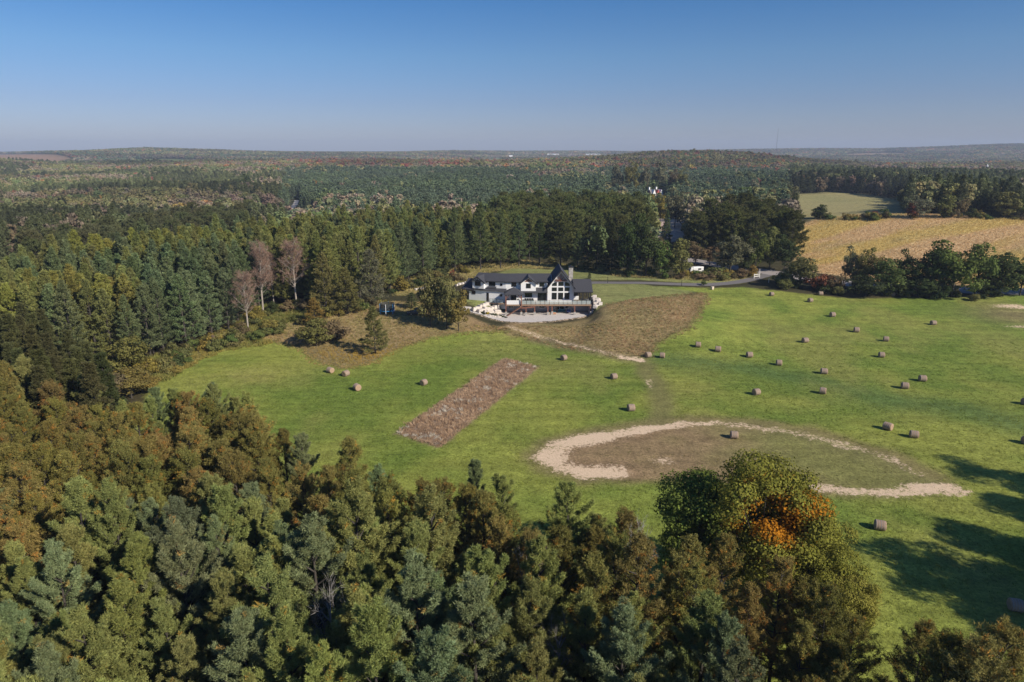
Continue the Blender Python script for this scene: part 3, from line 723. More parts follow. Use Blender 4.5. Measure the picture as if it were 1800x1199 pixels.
for k in order[:n_ind]:
    front = fr[k] < 5
    place('white_mid', 'white_pine', px_[k], py_[k], 16+RNG.normal(0, 1.4), wt(k), label=('white pine in the front row of the plantation, ' if front else 'white pine just behind the front row, ')+('left of the field corner' if uu[k] < 250 else 'above the left end of the field' if uu[k] < 400 else 'behind the bare poplars' if uu[k] < 560 else 'behind the trampoline' if uu[k] < 720 else 'behind the left end of the house'),
          cat='pine tree', group='white pines of the plantation edge', sx=1.15)
rest = order[n_ind:]
mid_coll = bpy.data.collections.new('plantation_mid')
for i, (a, b) in enumerate(LIB['white_mid']): mid_coll.objects.link(bpy.data.objects.new(f'pine_mid_{i}', a))
scatter('pine_plantation', px_[rest], py_[rest], (15.5+RNG.normal(0, 1.4, len(rest)))/17, np.array([wt(k) for k in rest]), mid_coll,
        'dense plantation of white pines filling the left behind the hay field', 'pine plantation', sxy=np.full(len(rest), 1.08))
def grove(poly, s, key, name, hgt, tint, label, group, cat='pine tree', jy=.1, x=( -260, 260), y=(120, 480), sx=1.0):
    a, b = jgrid(*x, *y, s, .3); k = inpoly(a, b, poly) & ~inpoly(a, b, YCLR) & ~inpoly(a, b, YARD)
    for X_, Y_ in zip(a[k], b[k]): place(key, name, X_, Y_, hgt*(1+RNG.normal(0, .08)), T(tint, jy), label=label+spot(X_, Y_, a[k], b[k]), cat=cat, group=group, sx=sx)
    return int(k.sum())
DOME = grove(DOMEZ, 7.0, 'round_pine', 'round_pine', 15, (.110,.125,.045), 'round pine in the dome shaped grove', 'pines of the dome shaped grove')
RND = grove(ROUNDZ, 7.6, 'round_pine', 'round_pine', 15, (.125,.150,.052), 'round pine in the wood behind the house', 'pines of the wood behind the house')
SZ = grove(STRIPZ, 7.5, 'round_pine', 'round_pine', 13, (.105,.120,.055), 'dark pine in the long strip at the left', 'pines of the dark strip at the left')
print('groves', DOME, RND, SZ, 'plant', len(order))

# hand placed trees: (base u, base v, top v, width px or 0, library, tint, name, category, label)
LC = {'olg': (.20,.175,.055), 'conif': (.120,.160,.062), 'dark': (.065,.085,.033), 'olive': (.175,.170,.062), 'green': (.115,.155,.045), 'brown': (.19,.145,.080), 'gold': (.25,.20,.055), 'grey': (.17,.165,.10), 'red': (.22,.085,.055), 'orange': (.34,.17,.05), 'yel': (.30,.24,.05)}
HAND = [
 (800,478,372,34,'white_mid','conif','white_pine','pine tree','tall green pine behind the left end of the white house roof'),
 (845,474,362,40,'white_mid','conif','white_pine','pine tree','tallest green pine behind the gravel pad at the left end of the house'),
 (880,472,372,36,'white_mid','conif','white_pine','pine tree','green pine just right of the tallest pine behind the house'),
 (912,468,384,36,'white_mid','conif','white_pine','pine tree','green pine behind the middle of the house roof'),
 (948,466,388,38,'white_mid','dark','white_pine','pine tree','dark green pine behind the tall gable of the house'),
 (985,470,395,38,'white_mid','dark','white_pine','pine tree','dark green pine behind the stone chimney'),
 (1015,474,410,34,'white_mid','conif','white_pine','pine tree','green pine behind the right porch roof'),
 (1048,477,402,38,'spruce_hi','dark','spruce','spruce tree','dark narrow spruce right of the porch, behind the driveway'),
 (1075,478,396,34,'spruce_hi','dark','spruce','spruce tree','second dark spruce right of the porch, behind the driveway'),
 (1102,484,392,46,'leaf_mid','dark','broadleaf_tree','broadleaf tree','very dark leafy tree behind the bend of the driveway'),
 (1135,486,400,50,'leaf_mid','dark','broadleaf_tree','broadleaf tree','large dark leafy tree left of the two roadside trees'),
 (1150,474,408,34,'leaf_mid','brown','broadleaf_tree','broadleaf tree','purple-brown tree in front of the pale yard'),
 (1165,488,424,40,'leaf_mid','green','broadleaf_tree','broadleaf tree','dark green tree left of the light olive tree beside the parked camper'),
 (1192,490,420,42,'leaf_mid','olive','broadleaf_tree','broadleaf tree','light olive rounded tree beside the parked camper'),
 (1170,428,372,22,'spruce_hi','conif','spruce','spruce tree','slim blue-green spruce standing in front of the pale yard'),
 (1222,466,424,36,'leaf_mid','brown','broadleaf_tree','broadleaf tree','brownish round tree right behind the parked camper'),
 (1247,466,430,30,'leaf_mid','brown','broadleaf_tree','broadleaf tree','small rusty tree between the camper and the grey-green tree'),
 (1283,480,416,58,'leaf_mid','grey','broadleaf_tree','broadleaf tree','wide grey-green tree left of the road junction'),
 (1327,477,410,38,'leaf_mid','green','broadleaf_tree','broadleaf tree','upright green and yellow tree at the road junction'),
 (1308,480,452,24,'leaf_mid','dark','broadleaf_tree','broadleaf tree','small dark tree at the foot of the upright tree by the junction'),
 (1352,474,400,40,'leaf_mid','olive','broadleaf_tree','broadleaf tree','olive tree behind the road, just left of the tan field'),
 (1378,478,410,44,'leaf_mid','dark','broadleaf_tree','broadleaf tree','dark leafy tree at the lower left corner of the tan field'),
 (1405,506,446,60,'leaf_mid','olive','broadleaf_tree','broadleaf tree','wide olive tree starting the hedge right of the road junction'),
 (1378,502,476,36,'shrub','green','shrub','shrub','green shrub at the left end of the hedge'),
 (1440,510,474,40,'shrub','red','shrub','shrub','reddish shrub in the hedge'),
 (1462,512,478,44,'shrub','brown','shrub','shrub','brown shrub right of the reddish shrub in the hedge'),
 (1497,508,434,34,'leaf_mid','grey','broadleaf_tree','broadleaf tree','grey half bare tree in the hedge before the tan field'),
 (1520,512,438,42,'leaf_mid','olive','broadleaf_tree','broadleaf tree','olive tree right of the half bare tree in the hedge'),
 (1552,518,456,62,'leaf_mid','green','broadleaf_tree','broadleaf tree','bright green low tree in the middle of the hedge'),
 (1590,518,440,40,'leaf_mid','dark','broadleaf_tree','broadleaf tree','dark tree left of the largest tree of the hedge'),
 (1570,519,490,50,'shrub','dark','shrub','shrub','dark shrub under the bright green hedge tree'),
 (1632,520,436,60,'leaf_mid','dark','broadleaf_tree','broadleaf tree','dark tree joined to the left of the largest hedge tree'),
 (1672,522,424,84,'leaf_mid','green','broadleaf_tree','broadleaf tree','largest and tallest tree of the hedge before the tan field'),
 (1712,522,432,50,'leaf_mid','green','broadleaf_tree','broadleaf tree','green tree joined to the right of the largest hedge tree'),
 (1755,520,446,66,'leaf_mid','dark','broadleaf_tree','broadleaf tree','dark spreading tree near the right end of the hedge'),
 (1792,520,452,50,'leaf_mid','green','broadleaf_tree','broadleaf tree','green tree at the right edge of the view in the hedge'),
 (1840,520,450,60,'leaf_mid','dark','broadleaf_tree','broadleaf tree','dark hedge tree cut by the right edge of the view'),
 (1520,520,484,60,'leaf_mid','dark','broadleaf_tree','broadleaf tree','low dark bushy tree in the left half of the hedge'),
 (1612,522,480,56,'leaf_mid','dark','broadleaf_tree','broadleaf tree','low dark bushy tree in front of the hedge middle'),
 (1648,523,484,50,'leaf_mid','dark','broadleaf_tree','broadleaf tree','low dark bushy tree at the foot of the largest hedge tree'),
 (1735,522,484,50,'leaf_mid','dark','broadleaf_tree','broadleaf tree','low dark bushy tree in the right half of the hedge'),
 (1082,352,292,24,'leaf_mid','grey','broadleaf_tree','broadleaf tree','tall grey-green tree left of the farmhouse, leftmost of the tall ones'),
 (1108,352,286,26,'leaf_mid','olive','broadleaf_tree','broadleaf tree','tall olive tree just left of the farmhouse'),
 (1130,350,292,22,'leaf_mid','grey','broadleaf_tree','broadleaf tree','tall grey tree directly behind the left end of the farmhouse'),
 (1158,346,288,26,'leaf_mid','grey','broadleaf_tree','broadleaf tree','tall grey-brown tree behind the right end of the farmhouse'),
 (1198,352,300,20,'leaf_mid','olive','broadleaf_tree','broadleaf tree','slim olive tree right of the farmhouse'),
 (1182,350,296,24,'leaf_mid','brown','broadleaf_tree','broadleaf tree','tall brownish tree right behind the farmhouse'),
 (1205,372,340,30,'leaf_mid','brown','broadleaf_tree','broadleaf tree','brown tree between the farmhouse and the dome shaped grove'),
 (1240,372,336,34,'leaf_mid','olive','broadleaf_tree','broadleaf tree','olive tree on the back of the dome shaped grove'),
 (1275,370,334,34,'leaf_mid','gold','broadleaf_tree','broadleaf tree','golden topped tree behind the dome shaped grove'),
 (1312,372,332,36,'leaf_mid','green','broadleaf_tree','broadleaf tree','green tree behind the middle of the dome shaped grove'),
 (1345,376,336,36,'leaf_mid','olive','broadleaf_tree','broadleaf tree','olive tree behind the right part of the dome shaped grove'),
 (1382,384,326,34,'leaf_mid','grey','broadleaf_tree','broadleaf tree','pale grey-green tree between the grove and the pale meadow'),
 (1362,380,334,28,'leaf_mid','brown','broadleaf_tree','broadleaf tree','brownish tree left of the pale grey-green one'),
 # around the trampoline and the wedge of rough grass
 (575,556,448,52,'small_pine','olive','scots_pine','pine tree','tall olive pine with rusty tips right of the bare poplars'),
 (612,552,474,58,'small_pine','olive','scots_pine','pine tree','wide olive pine just left of the trampoline'),
 (655,540,442,60,'small_pine','grey','scots_pine','pine tree','tallest grey-green open pine behind the trampoline'),
 (554,572,524,40,'small_pine','gold','larch','larch tree','small golden brown larch at the edge of the rough grass'),
 (556,608,560,56,'leaf_mid','olive','broadleaf_tree','broadleaf tree','low spreading bushy tree on the left of the rough corner'),
 (585,600,565,46,'shrub','brown','shrub','shrub','brown half bare bush beside the low spreading tree'),
 (660,622,540,52,'small_pine','olive','scots_pine','pine tree','shaggy olive pine standing alone in the rough corner'),
 (724,542,514,28,'white_mid','conif','white_pine','pine tree','small neat young pine behind the parked car'),
 (757,574,484,46,'leaf_mid','olive','broadleaf_tree','broadleaf tree','dark olive left half of the tree clump beside the house'),
 (786,578,482,46,'leaf_mid','olive','broadleaf_tree','broadleaf tree','taller right tree of the clump beside the house'),
 (806,582,510,36,'leaf_mid','gold','broadleaf_tree','broadleaf tree','thin yellowish tree nearest the house in the clump'),
 (704,512,486,30,'shrub','gold','shrub','shrub','golden bush under the pines above the trampoline'),
 (746,498,474,30,'shrub','olive','shrub','shrub','olive bush left of the white stones above the trampoline'),
 (792,492,474,16,'shrub','red','shrub','shrub','small red bush at the forest foot left of the house'),
 (805,494,478,24,'shrub','brown','shrub','shrub','brown bush right of the small red bush'),
 (228,664,582,74,'leaf_mid','olg','broadleaf_tree','broadleaf tree','yellowish broad tree between the dark spruces and the hay field corner'),
 (232,700,648,60,'leaf_mid','olg','broadleaf_tree','broadleaf tree','low olive tree at the far left corner of the hay field'),
 (196,706,640,56,'leaf_mid','brown','broadleaf_tree','broadleaf tree','low brownish tree left of the low olive tree at the field corner'),
 (258,690,654,46,'leaf_mid','gold','broadleaf_tree','broadleaf tree','low golden tree at the tip of the far left field corner'),
 (190,625,590,60,'leaf_mid','brown','broadleaf_tree','broadleaf tree','brownish tree behind the yellowish broad tree'),
 (262,660,620,46,'shrub','gold','shrub','shrub','golden shrub at the left corner of the hay field'),
 (300,628,604,30,'shrub','olive','shrub','shrub','olive shrub along the forest foot at the left'),
 (345,612,590,32,'shrub','green','shrub','shrub','green shrub along the forest foot'),
 (1036,490,477,7,'spruce_hi','conif','spruce','spruce tree','young narrow spruce behind the porch chimney by the driveway'),
 (1237,502,493,11,'leaf_mid','green','broadleaf_tree','broadleaf tree','tiny young round tree beside the driveway'),
 (1168,490,476,14,'shrub','green','shrub','shrub','bright green bush at the foot of the dark roadside trees'),
 (1262,488,472,44,'shrub','olive','shrub','shrub','wide olive bush left of the driveway gate'),
 (1300,488,474,34,'shrub','brown','shrub','shrub','brown bush directly left of the white gate'),
 (1235,490,478,34,'shrub','brown','shrub','shrub','rusty bush in front of the parked camper'),
 (1398,380,366,22,'leaf_mid','green','broadleaf_tree','broadleaf tree','small tree at the left end of the pale meadow'),
 (1440,384,361,26,'leaf_mid','dark','broadleaf_tree','broadleaf tree','dark round bush tree in the pale meadow above the tan field'),
 (1520,384,372,16,'shrub','grey','shrub','shrub','grey bush on the crest above the tan field'),
 (1537,383,372,14,'shrub','red','shrub','shrub','reddish bush on the crest above the tan field'),
 (1604,384,356,24,'leaf_mid','red','broadleaf_tree','broadleaf tree','red leaved tree on the crest above the tan field'),
 (1660,384,346,30,'leaf_mid','olive','broadleaf_tree','broadleaf tree','olive tree on the crest above the tan field'),
 (1685,384,348,26,'leaf_mid','brown','broadleaf_tree','broadleaf tree','brown tree right of the olive tree on the crest'),
 (1615,384,344,36,'leaf_mid','grey','broadleaf_tree','broadleaf tree','large grey-green tree above the tan field crest'),
 (1765,384,340,40,'leaf_mid','olive','broadleaf_tree','broadleaf tree','big olive tree beyond the right end of the tan field'),
 (1795,384,344,36,'leaf_mid','green','broadleaf_tree','broadleaf tree','green tree beyond the tan field at the right edge'),
 (1160,392,342,24,'leaf_mid','gold','broadleaf_tree','broadleaf tree','golden tree below the red farmhouse'),
 (1140,392,344,26,'leaf_mid','yel','broadleaf_tree','broadleaf tree','bright yellow tree just left below the red farmhouse'),
 (1186,400,336,36,'leaf_mid','grey','broadleaf_tree','broadleaf tree','tall grey-green tree right below the red farmhouse'),
 (557,342,318,20,'leaf_mid','orange','broadleaf_tree','broadleaf tree','bright orange tree in the far spruce wood at the left'),
 (530,340,322,13,'leaf_mid','orange','broadleaf_tree','broadleaf tree','smaller orange tree left of the bright orange one'),
 (430,348,308,36,'leaf_mid','dark','broadleaf_tree','broadleaf tree','dark round tree standing above the far wood at the left'),
 (148,362,338,20,'leaf_mid','orange','broadleaf_tree','broadleaf tree','small orange tree in the brown far wood at the left'),
]
bw = {'white_mid': 6.2, 'spruce_hi': 6.0, 'small_pine': 5.0, 'leaf_mid': 8.8, 'shrub': 4.2, 'round_pine': 8.6}
bh = {'white_mid': 17, 'spruce_hi': 17, 'small_pine': 9, 'leaf_mid': 13, 'shrub': 3.2, 'round_pine': 15}
for (u, vb, vt, wpx, key, tn, nm, cat, lab) in HAND:
    p = pix(u, vb); dep = p[1]*math.cos(PITCH)+(42-p[2])*math.sin(PITCH)
    H_ = (vb-vt)*dep/1200/math.cos(PITCH-.05); wd = wpx*dep/1200
    sx = wd/(bw[key]*H_/bh[key])
    place(key, nm, p[0], p[1], H_, T(LC[tn], .05), label=lab, cat=cat, sx=sx)
# more shrubs along the forest foot and behind the house
cnt = 0
for line, n, gl in [([(260,668),(380,612),(470,590),(540,565)], 26, 'low shrub at the forest foot left of the hay field'),
                ([(160,690),(230,675),(290,655),(330,630)], 16, 'olive shrub at the far left corner of the hay field'),
                ([(430,568),(470,556),(540,548),(580,556)], 14, 'shrub under the bare poplars'),
                ([(560,560),(640,545),(700,515),(760,490),(820,478)], 22, 'low bush under the pines between trampoline and house'),
                ([(860,462),(960,464),(1040,478),(1100,484),(1210,490)], 22, 'low bush along the forest foot behind the white house'),
                ([(1380,506),(1480,516),(1600,522),(1700,524),(1850,520)], 30, 'low dark bush at the foot of the roadside hedge'),
                ([(1230,486),(1270,492),(1310,490)], 8, 'low rusty bush beside the driveway near the gate'),
                ([(1400,384),(1480,388),(1570,385),(1700,384),(1800,388)], 26, 'small bush along the crest behind the tan field')]:
    L = np.array(P2(line)); seg = RNG.integers(0, len(L)-1, n); tt = RNG.random(n)
    for s_, t_ in zip(seg, tt):
        p = L[s_]*(1-t_)+L[s_+1]*t_; c = random.choice(['olive','gold','brown','green','olive','dark'] if 'dark' not in gl else ['dark','dark','olive'])
        place('shrub', 'shrub', p[0]+RNG.normal(0, 1.2), p[1]+RNG.normal(0, 1.6)+1, 1.6+1.9*RNG.random()*(1.3 if 'tan' in gl or 'dark' in gl else 1), T(LC[c], .1), label=gl, cat='shrub', group=gl+'es')

# bare trees: pale trunk, fine twigs
def bare_tree(seed, H, spread=1.0, twigs=1800, bark=None, crown0=.35, name='bare', tw=.02, tl=.9, nb=60, col=(1,1,1)):
    rng = np.random.default_rng(seed); parts = []; P = []; D = []
    sway = rng.normal(0, .25, 2)
    ax = lambda z: np.array([sway[0]*(z/H)**2*2, sway[1]*(z/H)**2*2, z])
    parts.append(tube([ax(-.4), ax(H*.3), ax(H*.6), ax(H*.85), ax(H)], [H*.013, H*.011, H*.008, H*.004, .01], 7))
    for i in range(nb):
        z0 = H*(crown0+(.97-crown0)*rng.random()); f = max(0., (z0/H-crown0)/(1-crown0))
        L = H*.24*spread*(1.05-.75*f**1.5)*(.6+.5*rng.random()); az = rng.random()*6.28; el = math.radians(35+25*rng.random())
        d = np.array([math.cos(az)*math.cos(el), math.sin(az)*math.cos(el), math.sin(el)])
        p0 = ax(z0); p1 = p0+d*L*.5; p2 = p1+norm(d+[0, 0, .35])*L*.5
        parts.append(tube([p0, p1, p2], [.05+.004*L*H/10, .03, .008], 4))
        for j in range(5):
            q = p0+(p2-p0)*(.3+.7*rng.random()); dd = norm(d+rng.normal(0, .5, 3)+[0, 0, .2]); l2 = L*.35*rng.random()+.3
            parts.append(tube([q, q+dd*l2], [.018, .005], 3)); P.append(q+dd*l2*rng.random((max(4, twigs//(nb*5)), 1))); D.append(np.repeat(dd[None], max(4, twigs//(nb*5)), 0))
    Tt = tufts(np.vstack(P), np.vstack(D), 2, tl, tw, rng, .6)
    C = np.ones((len(Tt), 3))*(.7+.6*rng.random((len(Tt), 1)))
    return (soup_mesh(name+'_twigs', Tt, C, [M_NEEDLE]), vf_mesh(name+'_trunk', join_vf(parts), bark))
POP = [bare_tree(700+i, 14, 1.15, 3000, M_PALEBARK, .3, 'poplar', .033, .8) for i in range(3)]
DEAD = [bare_tree(720+i, 10, 1.3, 400, M_GREYBARK, .35, 'dead_tree', .018, .5, 22) for i in range(2)]
def place_bare(lst, i, x, y, s, tint, name, label, cat, z=None, group=None, sx=1):
    a, b = lst[i % len(lst)]; r = empty(name, (x, y, h(x, y) if z is None else z), RNG.random()*6); r.scale = (s*sx, s*sx, s)
    for nm, me in (('twigs', a), ('trunk', b)):
        c = bpy.data.objects.new(nm, me); link(c, r); c['tint'] = list(tint)
    tag(r, label, cat, group)
for i, (u, vb, vt, sx, lab) in enumerate([(437,586,478,1.2,'lowest and leftmost bare poplar with a white trunk, nearest the hay field'), (463,552,430,1.15,'tall bare poplar, leftmost of the three close together'),
        (482,540,442,.9,'slender bare poplar between the two larger ones'), (522,545,424,1.2,'tallest bare poplar, rightmost of the group'), (377,612,588,.8,'tiny thin bare tree at the left field edge')]):
    p = pix(u, vb); dep = p[1]*math.cos(PITCH)+(42-p[2])*math.sin(PITCH); H_ = .93*(vb-vt)*dep/1200/math.cos(PITCH)
    place_bare(POP, i, p[0], p[1], H_/14, (.31, .205, .155), 'bare_poplar', lab, 'poplar tree', sx=sx)
for i, (u, v, zt, hh, lab) in enumerate([(600,1062,15,15.5,'dead grey tree poking out of the dark gap in the lower left pines'), (1108,945,14.5,15,'dead grey branching tree among the pines left of the maple'),
        (928,1000,14,14.5,'dead grey tree between two pines in the lower middle'), (985,1110,12,12.5,'dead grey trunk in the dark gap at the bottom middle'), (1775,1160,13,13.5,'half dead grey tree in the lower right corner')]):
    p = pix(u, v, zt); place_bare(DEAD, i, p[0], p[1], hh/10, (.25, .235, .22), 'dead_tree', lab, 'dead tree', sx=.7)

# ------------------------------------------------------------------ the far forest (masses nobody could count)
CLEAR_V = lambda u: np.interp(u, [-600, 0, 400, 900, 1000, 1200, 1385, 1392, 1440, 1800, 2700], [470, 470, 425, 430, 455, 462, 452, 380, 386, 388, 398])
FARMCLR = P2([(1128,352),(1176,352),(1190,376),(1118,376)])
HOUSECLR = P2([(1612,336),(1645,336),(1650,350),(1606,350)])
CLR = []
for pp in FARPX:
    q = pix(*np.mean(pp, 0)); k_ = 1200*12/math.hypot(q[0], q[1])
    for f_ in (.25, .5, .75, 1): CLR.append(P2([(a, b+k_*f_) for a, b in pp]))
ZONES = CLR + [YCLR, FARMCLR, HOUSECLR, PLANT, SPRZ, ROUNDZ, DOMEZ, STRIPZ, CORN, MEADOW, YARD] + [p for p, c in FARF]
def far_field(d0, d1, s):
    m = .88*d1; a, b = jgrid(-m, m, d0*.6, d1, s, .4); d = np.hypot(a, b)
    k = (d >= d0) & (d < d1) & (np.abs(a/b) < .86); a, b = a[k], b[k]
    z = terr(a, b); u, v = proj(a, b, z)
    k = (v < CLEAR_V(u)); 
    for p in ZONES: k &= ~inpoly(a, b, p)
    k &= segdist(a, b, far_road) > 7
    k &= segdist(a, b, ROADL) > 7
    a, b, z = a[k], b[k], z[k]; u, v = proj(a, b, z+11)
    return a, b, z, u, v
FT = {'olive': (.200,.190,.090), 'brown': (.225,.185,.130), 'green': (.145,.165,.075), 'red': (.27,.11,.08), 'orange': (.36,.19,.08), 'yellow': (.32,.25,.08), 'pink': (.27,.17,.13),
      'spruce': (.115,.160,.090), 'pine': (.130,.155,.075), 'dk': (.090,.108,.060), 'blue': (.110,.150,.098)}
keys = list(FT); TT = np.array([FT[k] for k in keys])*1.15; KI = {k: i for i, k in enumerate(keys)}
acc = {'spruce': [], 'pine': [], 'leaf': [], 'vfar': []}
for d0, d1, s in [(190, 420, 4.6), (420, 900, 5.4), (900, 1800, 8.0), (1800, 3400, 12.5), (3400, 5400, 21)]:
    a, b, z, u, v = far_field(d0, d1, s); n = len(a); r = RNG.random(n); r2 = RNG.random(n)
    c1 = fbm(a/60, b/60, 91, 3); c2 = fbm(a/160, b/160, 93, 3); c3 = fbm(a/42, b/42, 95, 2); c4 = fbm(a/230, b/190, 97, 3)
    col = np.where(c1 > .5, KI['olive'], KI['brown']); col = np.where(c3 > .62, KI['green'], col)
    con = np.zeros(n)
    uR = u; u = u + 150*(c1-.5) + 60*(c3-.5); L_ = u < 500
    con = np.where(L_, .6*sstep(.52, .66, c2), con)                                 # left: mixed browns
    con = np.where((u > 480) & (u < 1110) & (v > 293) & (v < 362), .95, con)      # blue spruce plantation
    con = np.where((u > 470) & (u < 700) & (v > 345) & (v < 372), .35, con)
    con = np.where((u >= 1050) & (u < 1420) & (v > 293+6*(c1-.5)) & (v < 352), .88, con)
    con = np.where((u >= 1000) & (u < 1360) & (v > 262) & (v < 294), .06, con)
    con = np.where((u >= 1390) & (v > 296), sstep(.44, .56, c2)*.6, con)
    con = np.where((u > 940) & (u < 1040) & (v > 292) & (v < 312), .3, con)
    con = np.where(v < 285, np.maximum(con, .15)*(d0 > 900) + con*(d0 <= 900), con)
    conf = r < con; u = uR
    # autumn colour patches
    redp = np.exp(-((u-700)/210)**4)*np.exp(-((v-284)/7.)**2)*.5 + .04*(v < 300) + .02
    redp = np.where((u < 480) & (v < 276), .03, redp)
    redp = np.where((u > 950) & (u < 1400) & (v > 262) & (v < 296), .17, redp)
    redp = np.where((u > 1380) & (v < 300), .12, redp)
    redp = redp*(.25+1.6*sstep(.45, .65, c3))
    rk = r2 < redp
    rc = RNG.random(n)
    rk &= (d0 > 300)
    col = np.where(rk, np.where(rc < .42, KI['red'], np.where(rc < .68, KI['orange'], np.where(rc < .85, KI['pink'], KI['yellow']))), col)
    relief_tone = (.72+.62*sstep(.35, .65, c4))[:, None]  # broad light and dark areas painted into the tints to suggest relief
    t = TT[col]*relief_tone*(1+RNG.normal(0, .10, (n, 1)))*(1+RNG.normal(0, .05, (n, 3)))
    sp = np.where(c3[:, None] > .5, TT[KI['spruce']], TT[KI['blue']])*(.8+.2*relief_tone/.9)*(1+RNG.normal(0, .12, (n, 1)))
    pn = np.where(c3[:, None] > .5, TT[KI['pine']], TT[KI['dk']])*relief_tone*(1+RNG.normal(0, .12, (n, 1)))
    plant = (u > 430+110*c2) & (u < 1390)
    hgt = .75+.35*RNG.random(n)+.25*(c1-.5)
    if d0 < 1800:
        m = conf & plant; acc['spruce'].append((a[m], b[m], z[m], hgt[m]*.88, np.full(m.sum(), s/5.0), sp[m]))
        m = conf & ~plant; acc['pine'].append((a[m], b[m], z[m], hgt[m]*.95, np.full(m.sum(), s/4.6), pn[m]))
        m = ~conf; 
        if d0 < 900: m &= (r2 < .62)       # broad crowns need more room
        acc['leaf'].append((a[m], b[m], z[m], hgt[m]*(1.0+.25*RNG.random(m.sum())), np.full(m.sum(), max(1.0, s/6.6))*(.8+.4*RNG.random(m.sum())), t[m]))
    else:
        t[conf] = sp[conf]; sc_ = 1.15 if s < 15 else 2.0
        acc['vfar'].append((a, b, z, hgt*1.05, np.full(n, sc_), t))
for key, coll, nm, lab, cat in [('spruce', G_SPRUCE, 'spruce_plantation', 'wide blue-green spruce plantation in the middle distance', 'spruce plantation'),
        ('pine', G_PINE, 'far_pine_forest', 'pine stands scattered through the distant woods', 'pine forest'),
        ('leaf', G_LEAF, 'mixed_forest', 'olive and brown autumn woods with red and orange patches', 'autumn forest'),
        ('vfar', G_VFAR, 'distant_woods', 'hazy woods covering the hills up to the skyline', 'distant forest')]:
    A_ = [np.concatenate([q[i] for q in acc[key]]) for i in range(6)]
    print(key, len(A_[0]))
    scatter(nm, A_[0], A_[1], A_[3], A_[5], coll, lab, cat, sxy=A_[4], Z=A_[2]-.2)

# ------------------------------------------------------------------ grass and weeds (geometry nodes, uncountable)
def blade_lib(key, n, hgt, w, spread, seed, white=0, k=3):
    c = bpy.data.collections.new(key)
    for i in range(k):
        rng = np.random.default_rng(seed+i); P = np.column_stack([rng.normal(0, spread, n), rng.normal(0, spread, n), np.zeros(n)])
        D = norm(np.column_stack([rng.normal(0, .35, n), rng.normal(0, .35, n), np.ones(n)])); Tt = tufts(P, D, 1, hgt, w, rng, .15)
        C = np.ones((n, 3))*(.7+.6*rng.random((n, 1)))
        c.objects.link(bpy.data.objects.new(f'{key}_{i}', soup_mesh(key, Tt, C, [M_GRASS])))
    return c
G_GRASS = blade_lib('grass_tuft', 16, .26, .07, .22, 800)
G_WEED = blade_lib('weed_tuft', 26, .85, .11, .28, 820)
G_CORN = blade_lib('crop_tuft', 16, 1.5, .22, .45, 840)
def fill(poly, s, lo=-200, hi=420, edge=.3, box=None):
    if edge == .3 and s in (.85, .9, 1.15): edge = 1.4
    P = np.array(poly); x0, y0 = P.min(0); x1, y1 = P.max(0)
    a, b = jgrid(max(x0, -250), min(x1, hi), max(y0, 25), min(y1, 500), s, .48)
    k = polysd(a, b, poly) > -edge*2.2*fbm(a/1.7, b/1.7, 23) if edge > 1 else polysd(a, b, poly) > -edge; a, b = a[k], b[k]; u, v = proj(a, b, terr(a, b)); k = (u > -60) & (u < 1860) & (v < 1260)
    return a[k], b[k]
def tintmix(a, b, c1, c2, s, seed, jit=.15, lo=.35, hi=.65):
    f = sstep(lo, hi, fbm(a/s, b/s, seed)*.6+.4*RNG.random(len(a)))[:, None]
    return (np.array(c1)*(1-f)+np.array(c2)*f)*(1+RNG.normal(0, jit, (len(a), 1)))
a, b = fill(FIELD, .62); k = ~inpoly(a, b, RINGIN) & (polysd(a, b, FGZ) < -1) & (b < 150) & ~inpoly(a, b, STRIP) & (segdist(a, b, RING) > 2.6) & (segdist(a, b, TRACK2) > 2); a, b = a[k], b[k]
k = RNG.random(len(a)) < np.interp(b, [50, 90, 150], [1, .7, .3]); a, b = a[k], b[k]
print('grass', len(a))
bn1 = fbm(a/30, b/30, 41)*.55+fbm(a/8, b/8, 43)*.45
gt = (np.array([.132,.190,.032])*(1-sstep(.35,.68,bn1))[:, None]+np.array([.240,.264,.052])*sstep(.35,.68,bn1)[:, None])*(1+RNG.normal(0, .18, (len(a), 1)))
scatter('hay_field_grass', a, b, .5+.6*RNG.random(len(a)), gt, G_GRASS, 'short green grass of the mown hay field', 'grass', tilt=.15)
a, b = fill(RINGIN, .8); k = segdist(a, b, RING) > 2.0; a, b = a[k], b[k]
scatter('sparse_grass', a, b, .4+.4*RNG.random(len(a)), tintmix(a, b, (.24,.165,.09), (.17,.18,.055), 8, 3), G_GRASS, 'thin brownish regrowth inside the sandy ring', 'grass', tilt=.15)
A_ = []; B_ = []; TI = []; SS = []
for poly, s, c1, c2, sc_ in [(BANK, .85, (.40,.265,.145), (.28,.24,.105), .6), (WEDGE, .85, (.40,.29,.13), (.28,.25,.09), .6), (EDGE, .9, (.32,.26,.07), (.21,.21,.06), 1.0), (EDGE2, .9, (.30,.25,.08), (.20,.21,.06), 1.2), (EDGE3, .9, (.28,.25,.08), (.19,.21,.06), 1.3), (BACKROUGH, 1.15, (.44,.35,.16), (.28,.26,.09), .8)]:
    a, b = fill(poly, s); k = ~inpoly(a, b, [(HX+p, HY+q) for p, q in [(-22,-16),(18,-16),(18,16),(-26,16)]]) & (segdist(a, b, DRIVE) > 2.6) & (segdist(a, b, TRACK) > 1.3)
    if poly is not BANK and poly is not WEDGE: k &= ~inpoly(a, b, WEDGE) & ~inpoly(a, b, LAWN3)
    a, b = a[k], b[k]; A_.append(a); B_.append(b); TI.append(tintmix(a, b, c1, c2, 5, 11)); SS.append(sc_*(.35+.75*fbm(a/4, b/4, 13)+.25*RNG.random(len(a))))
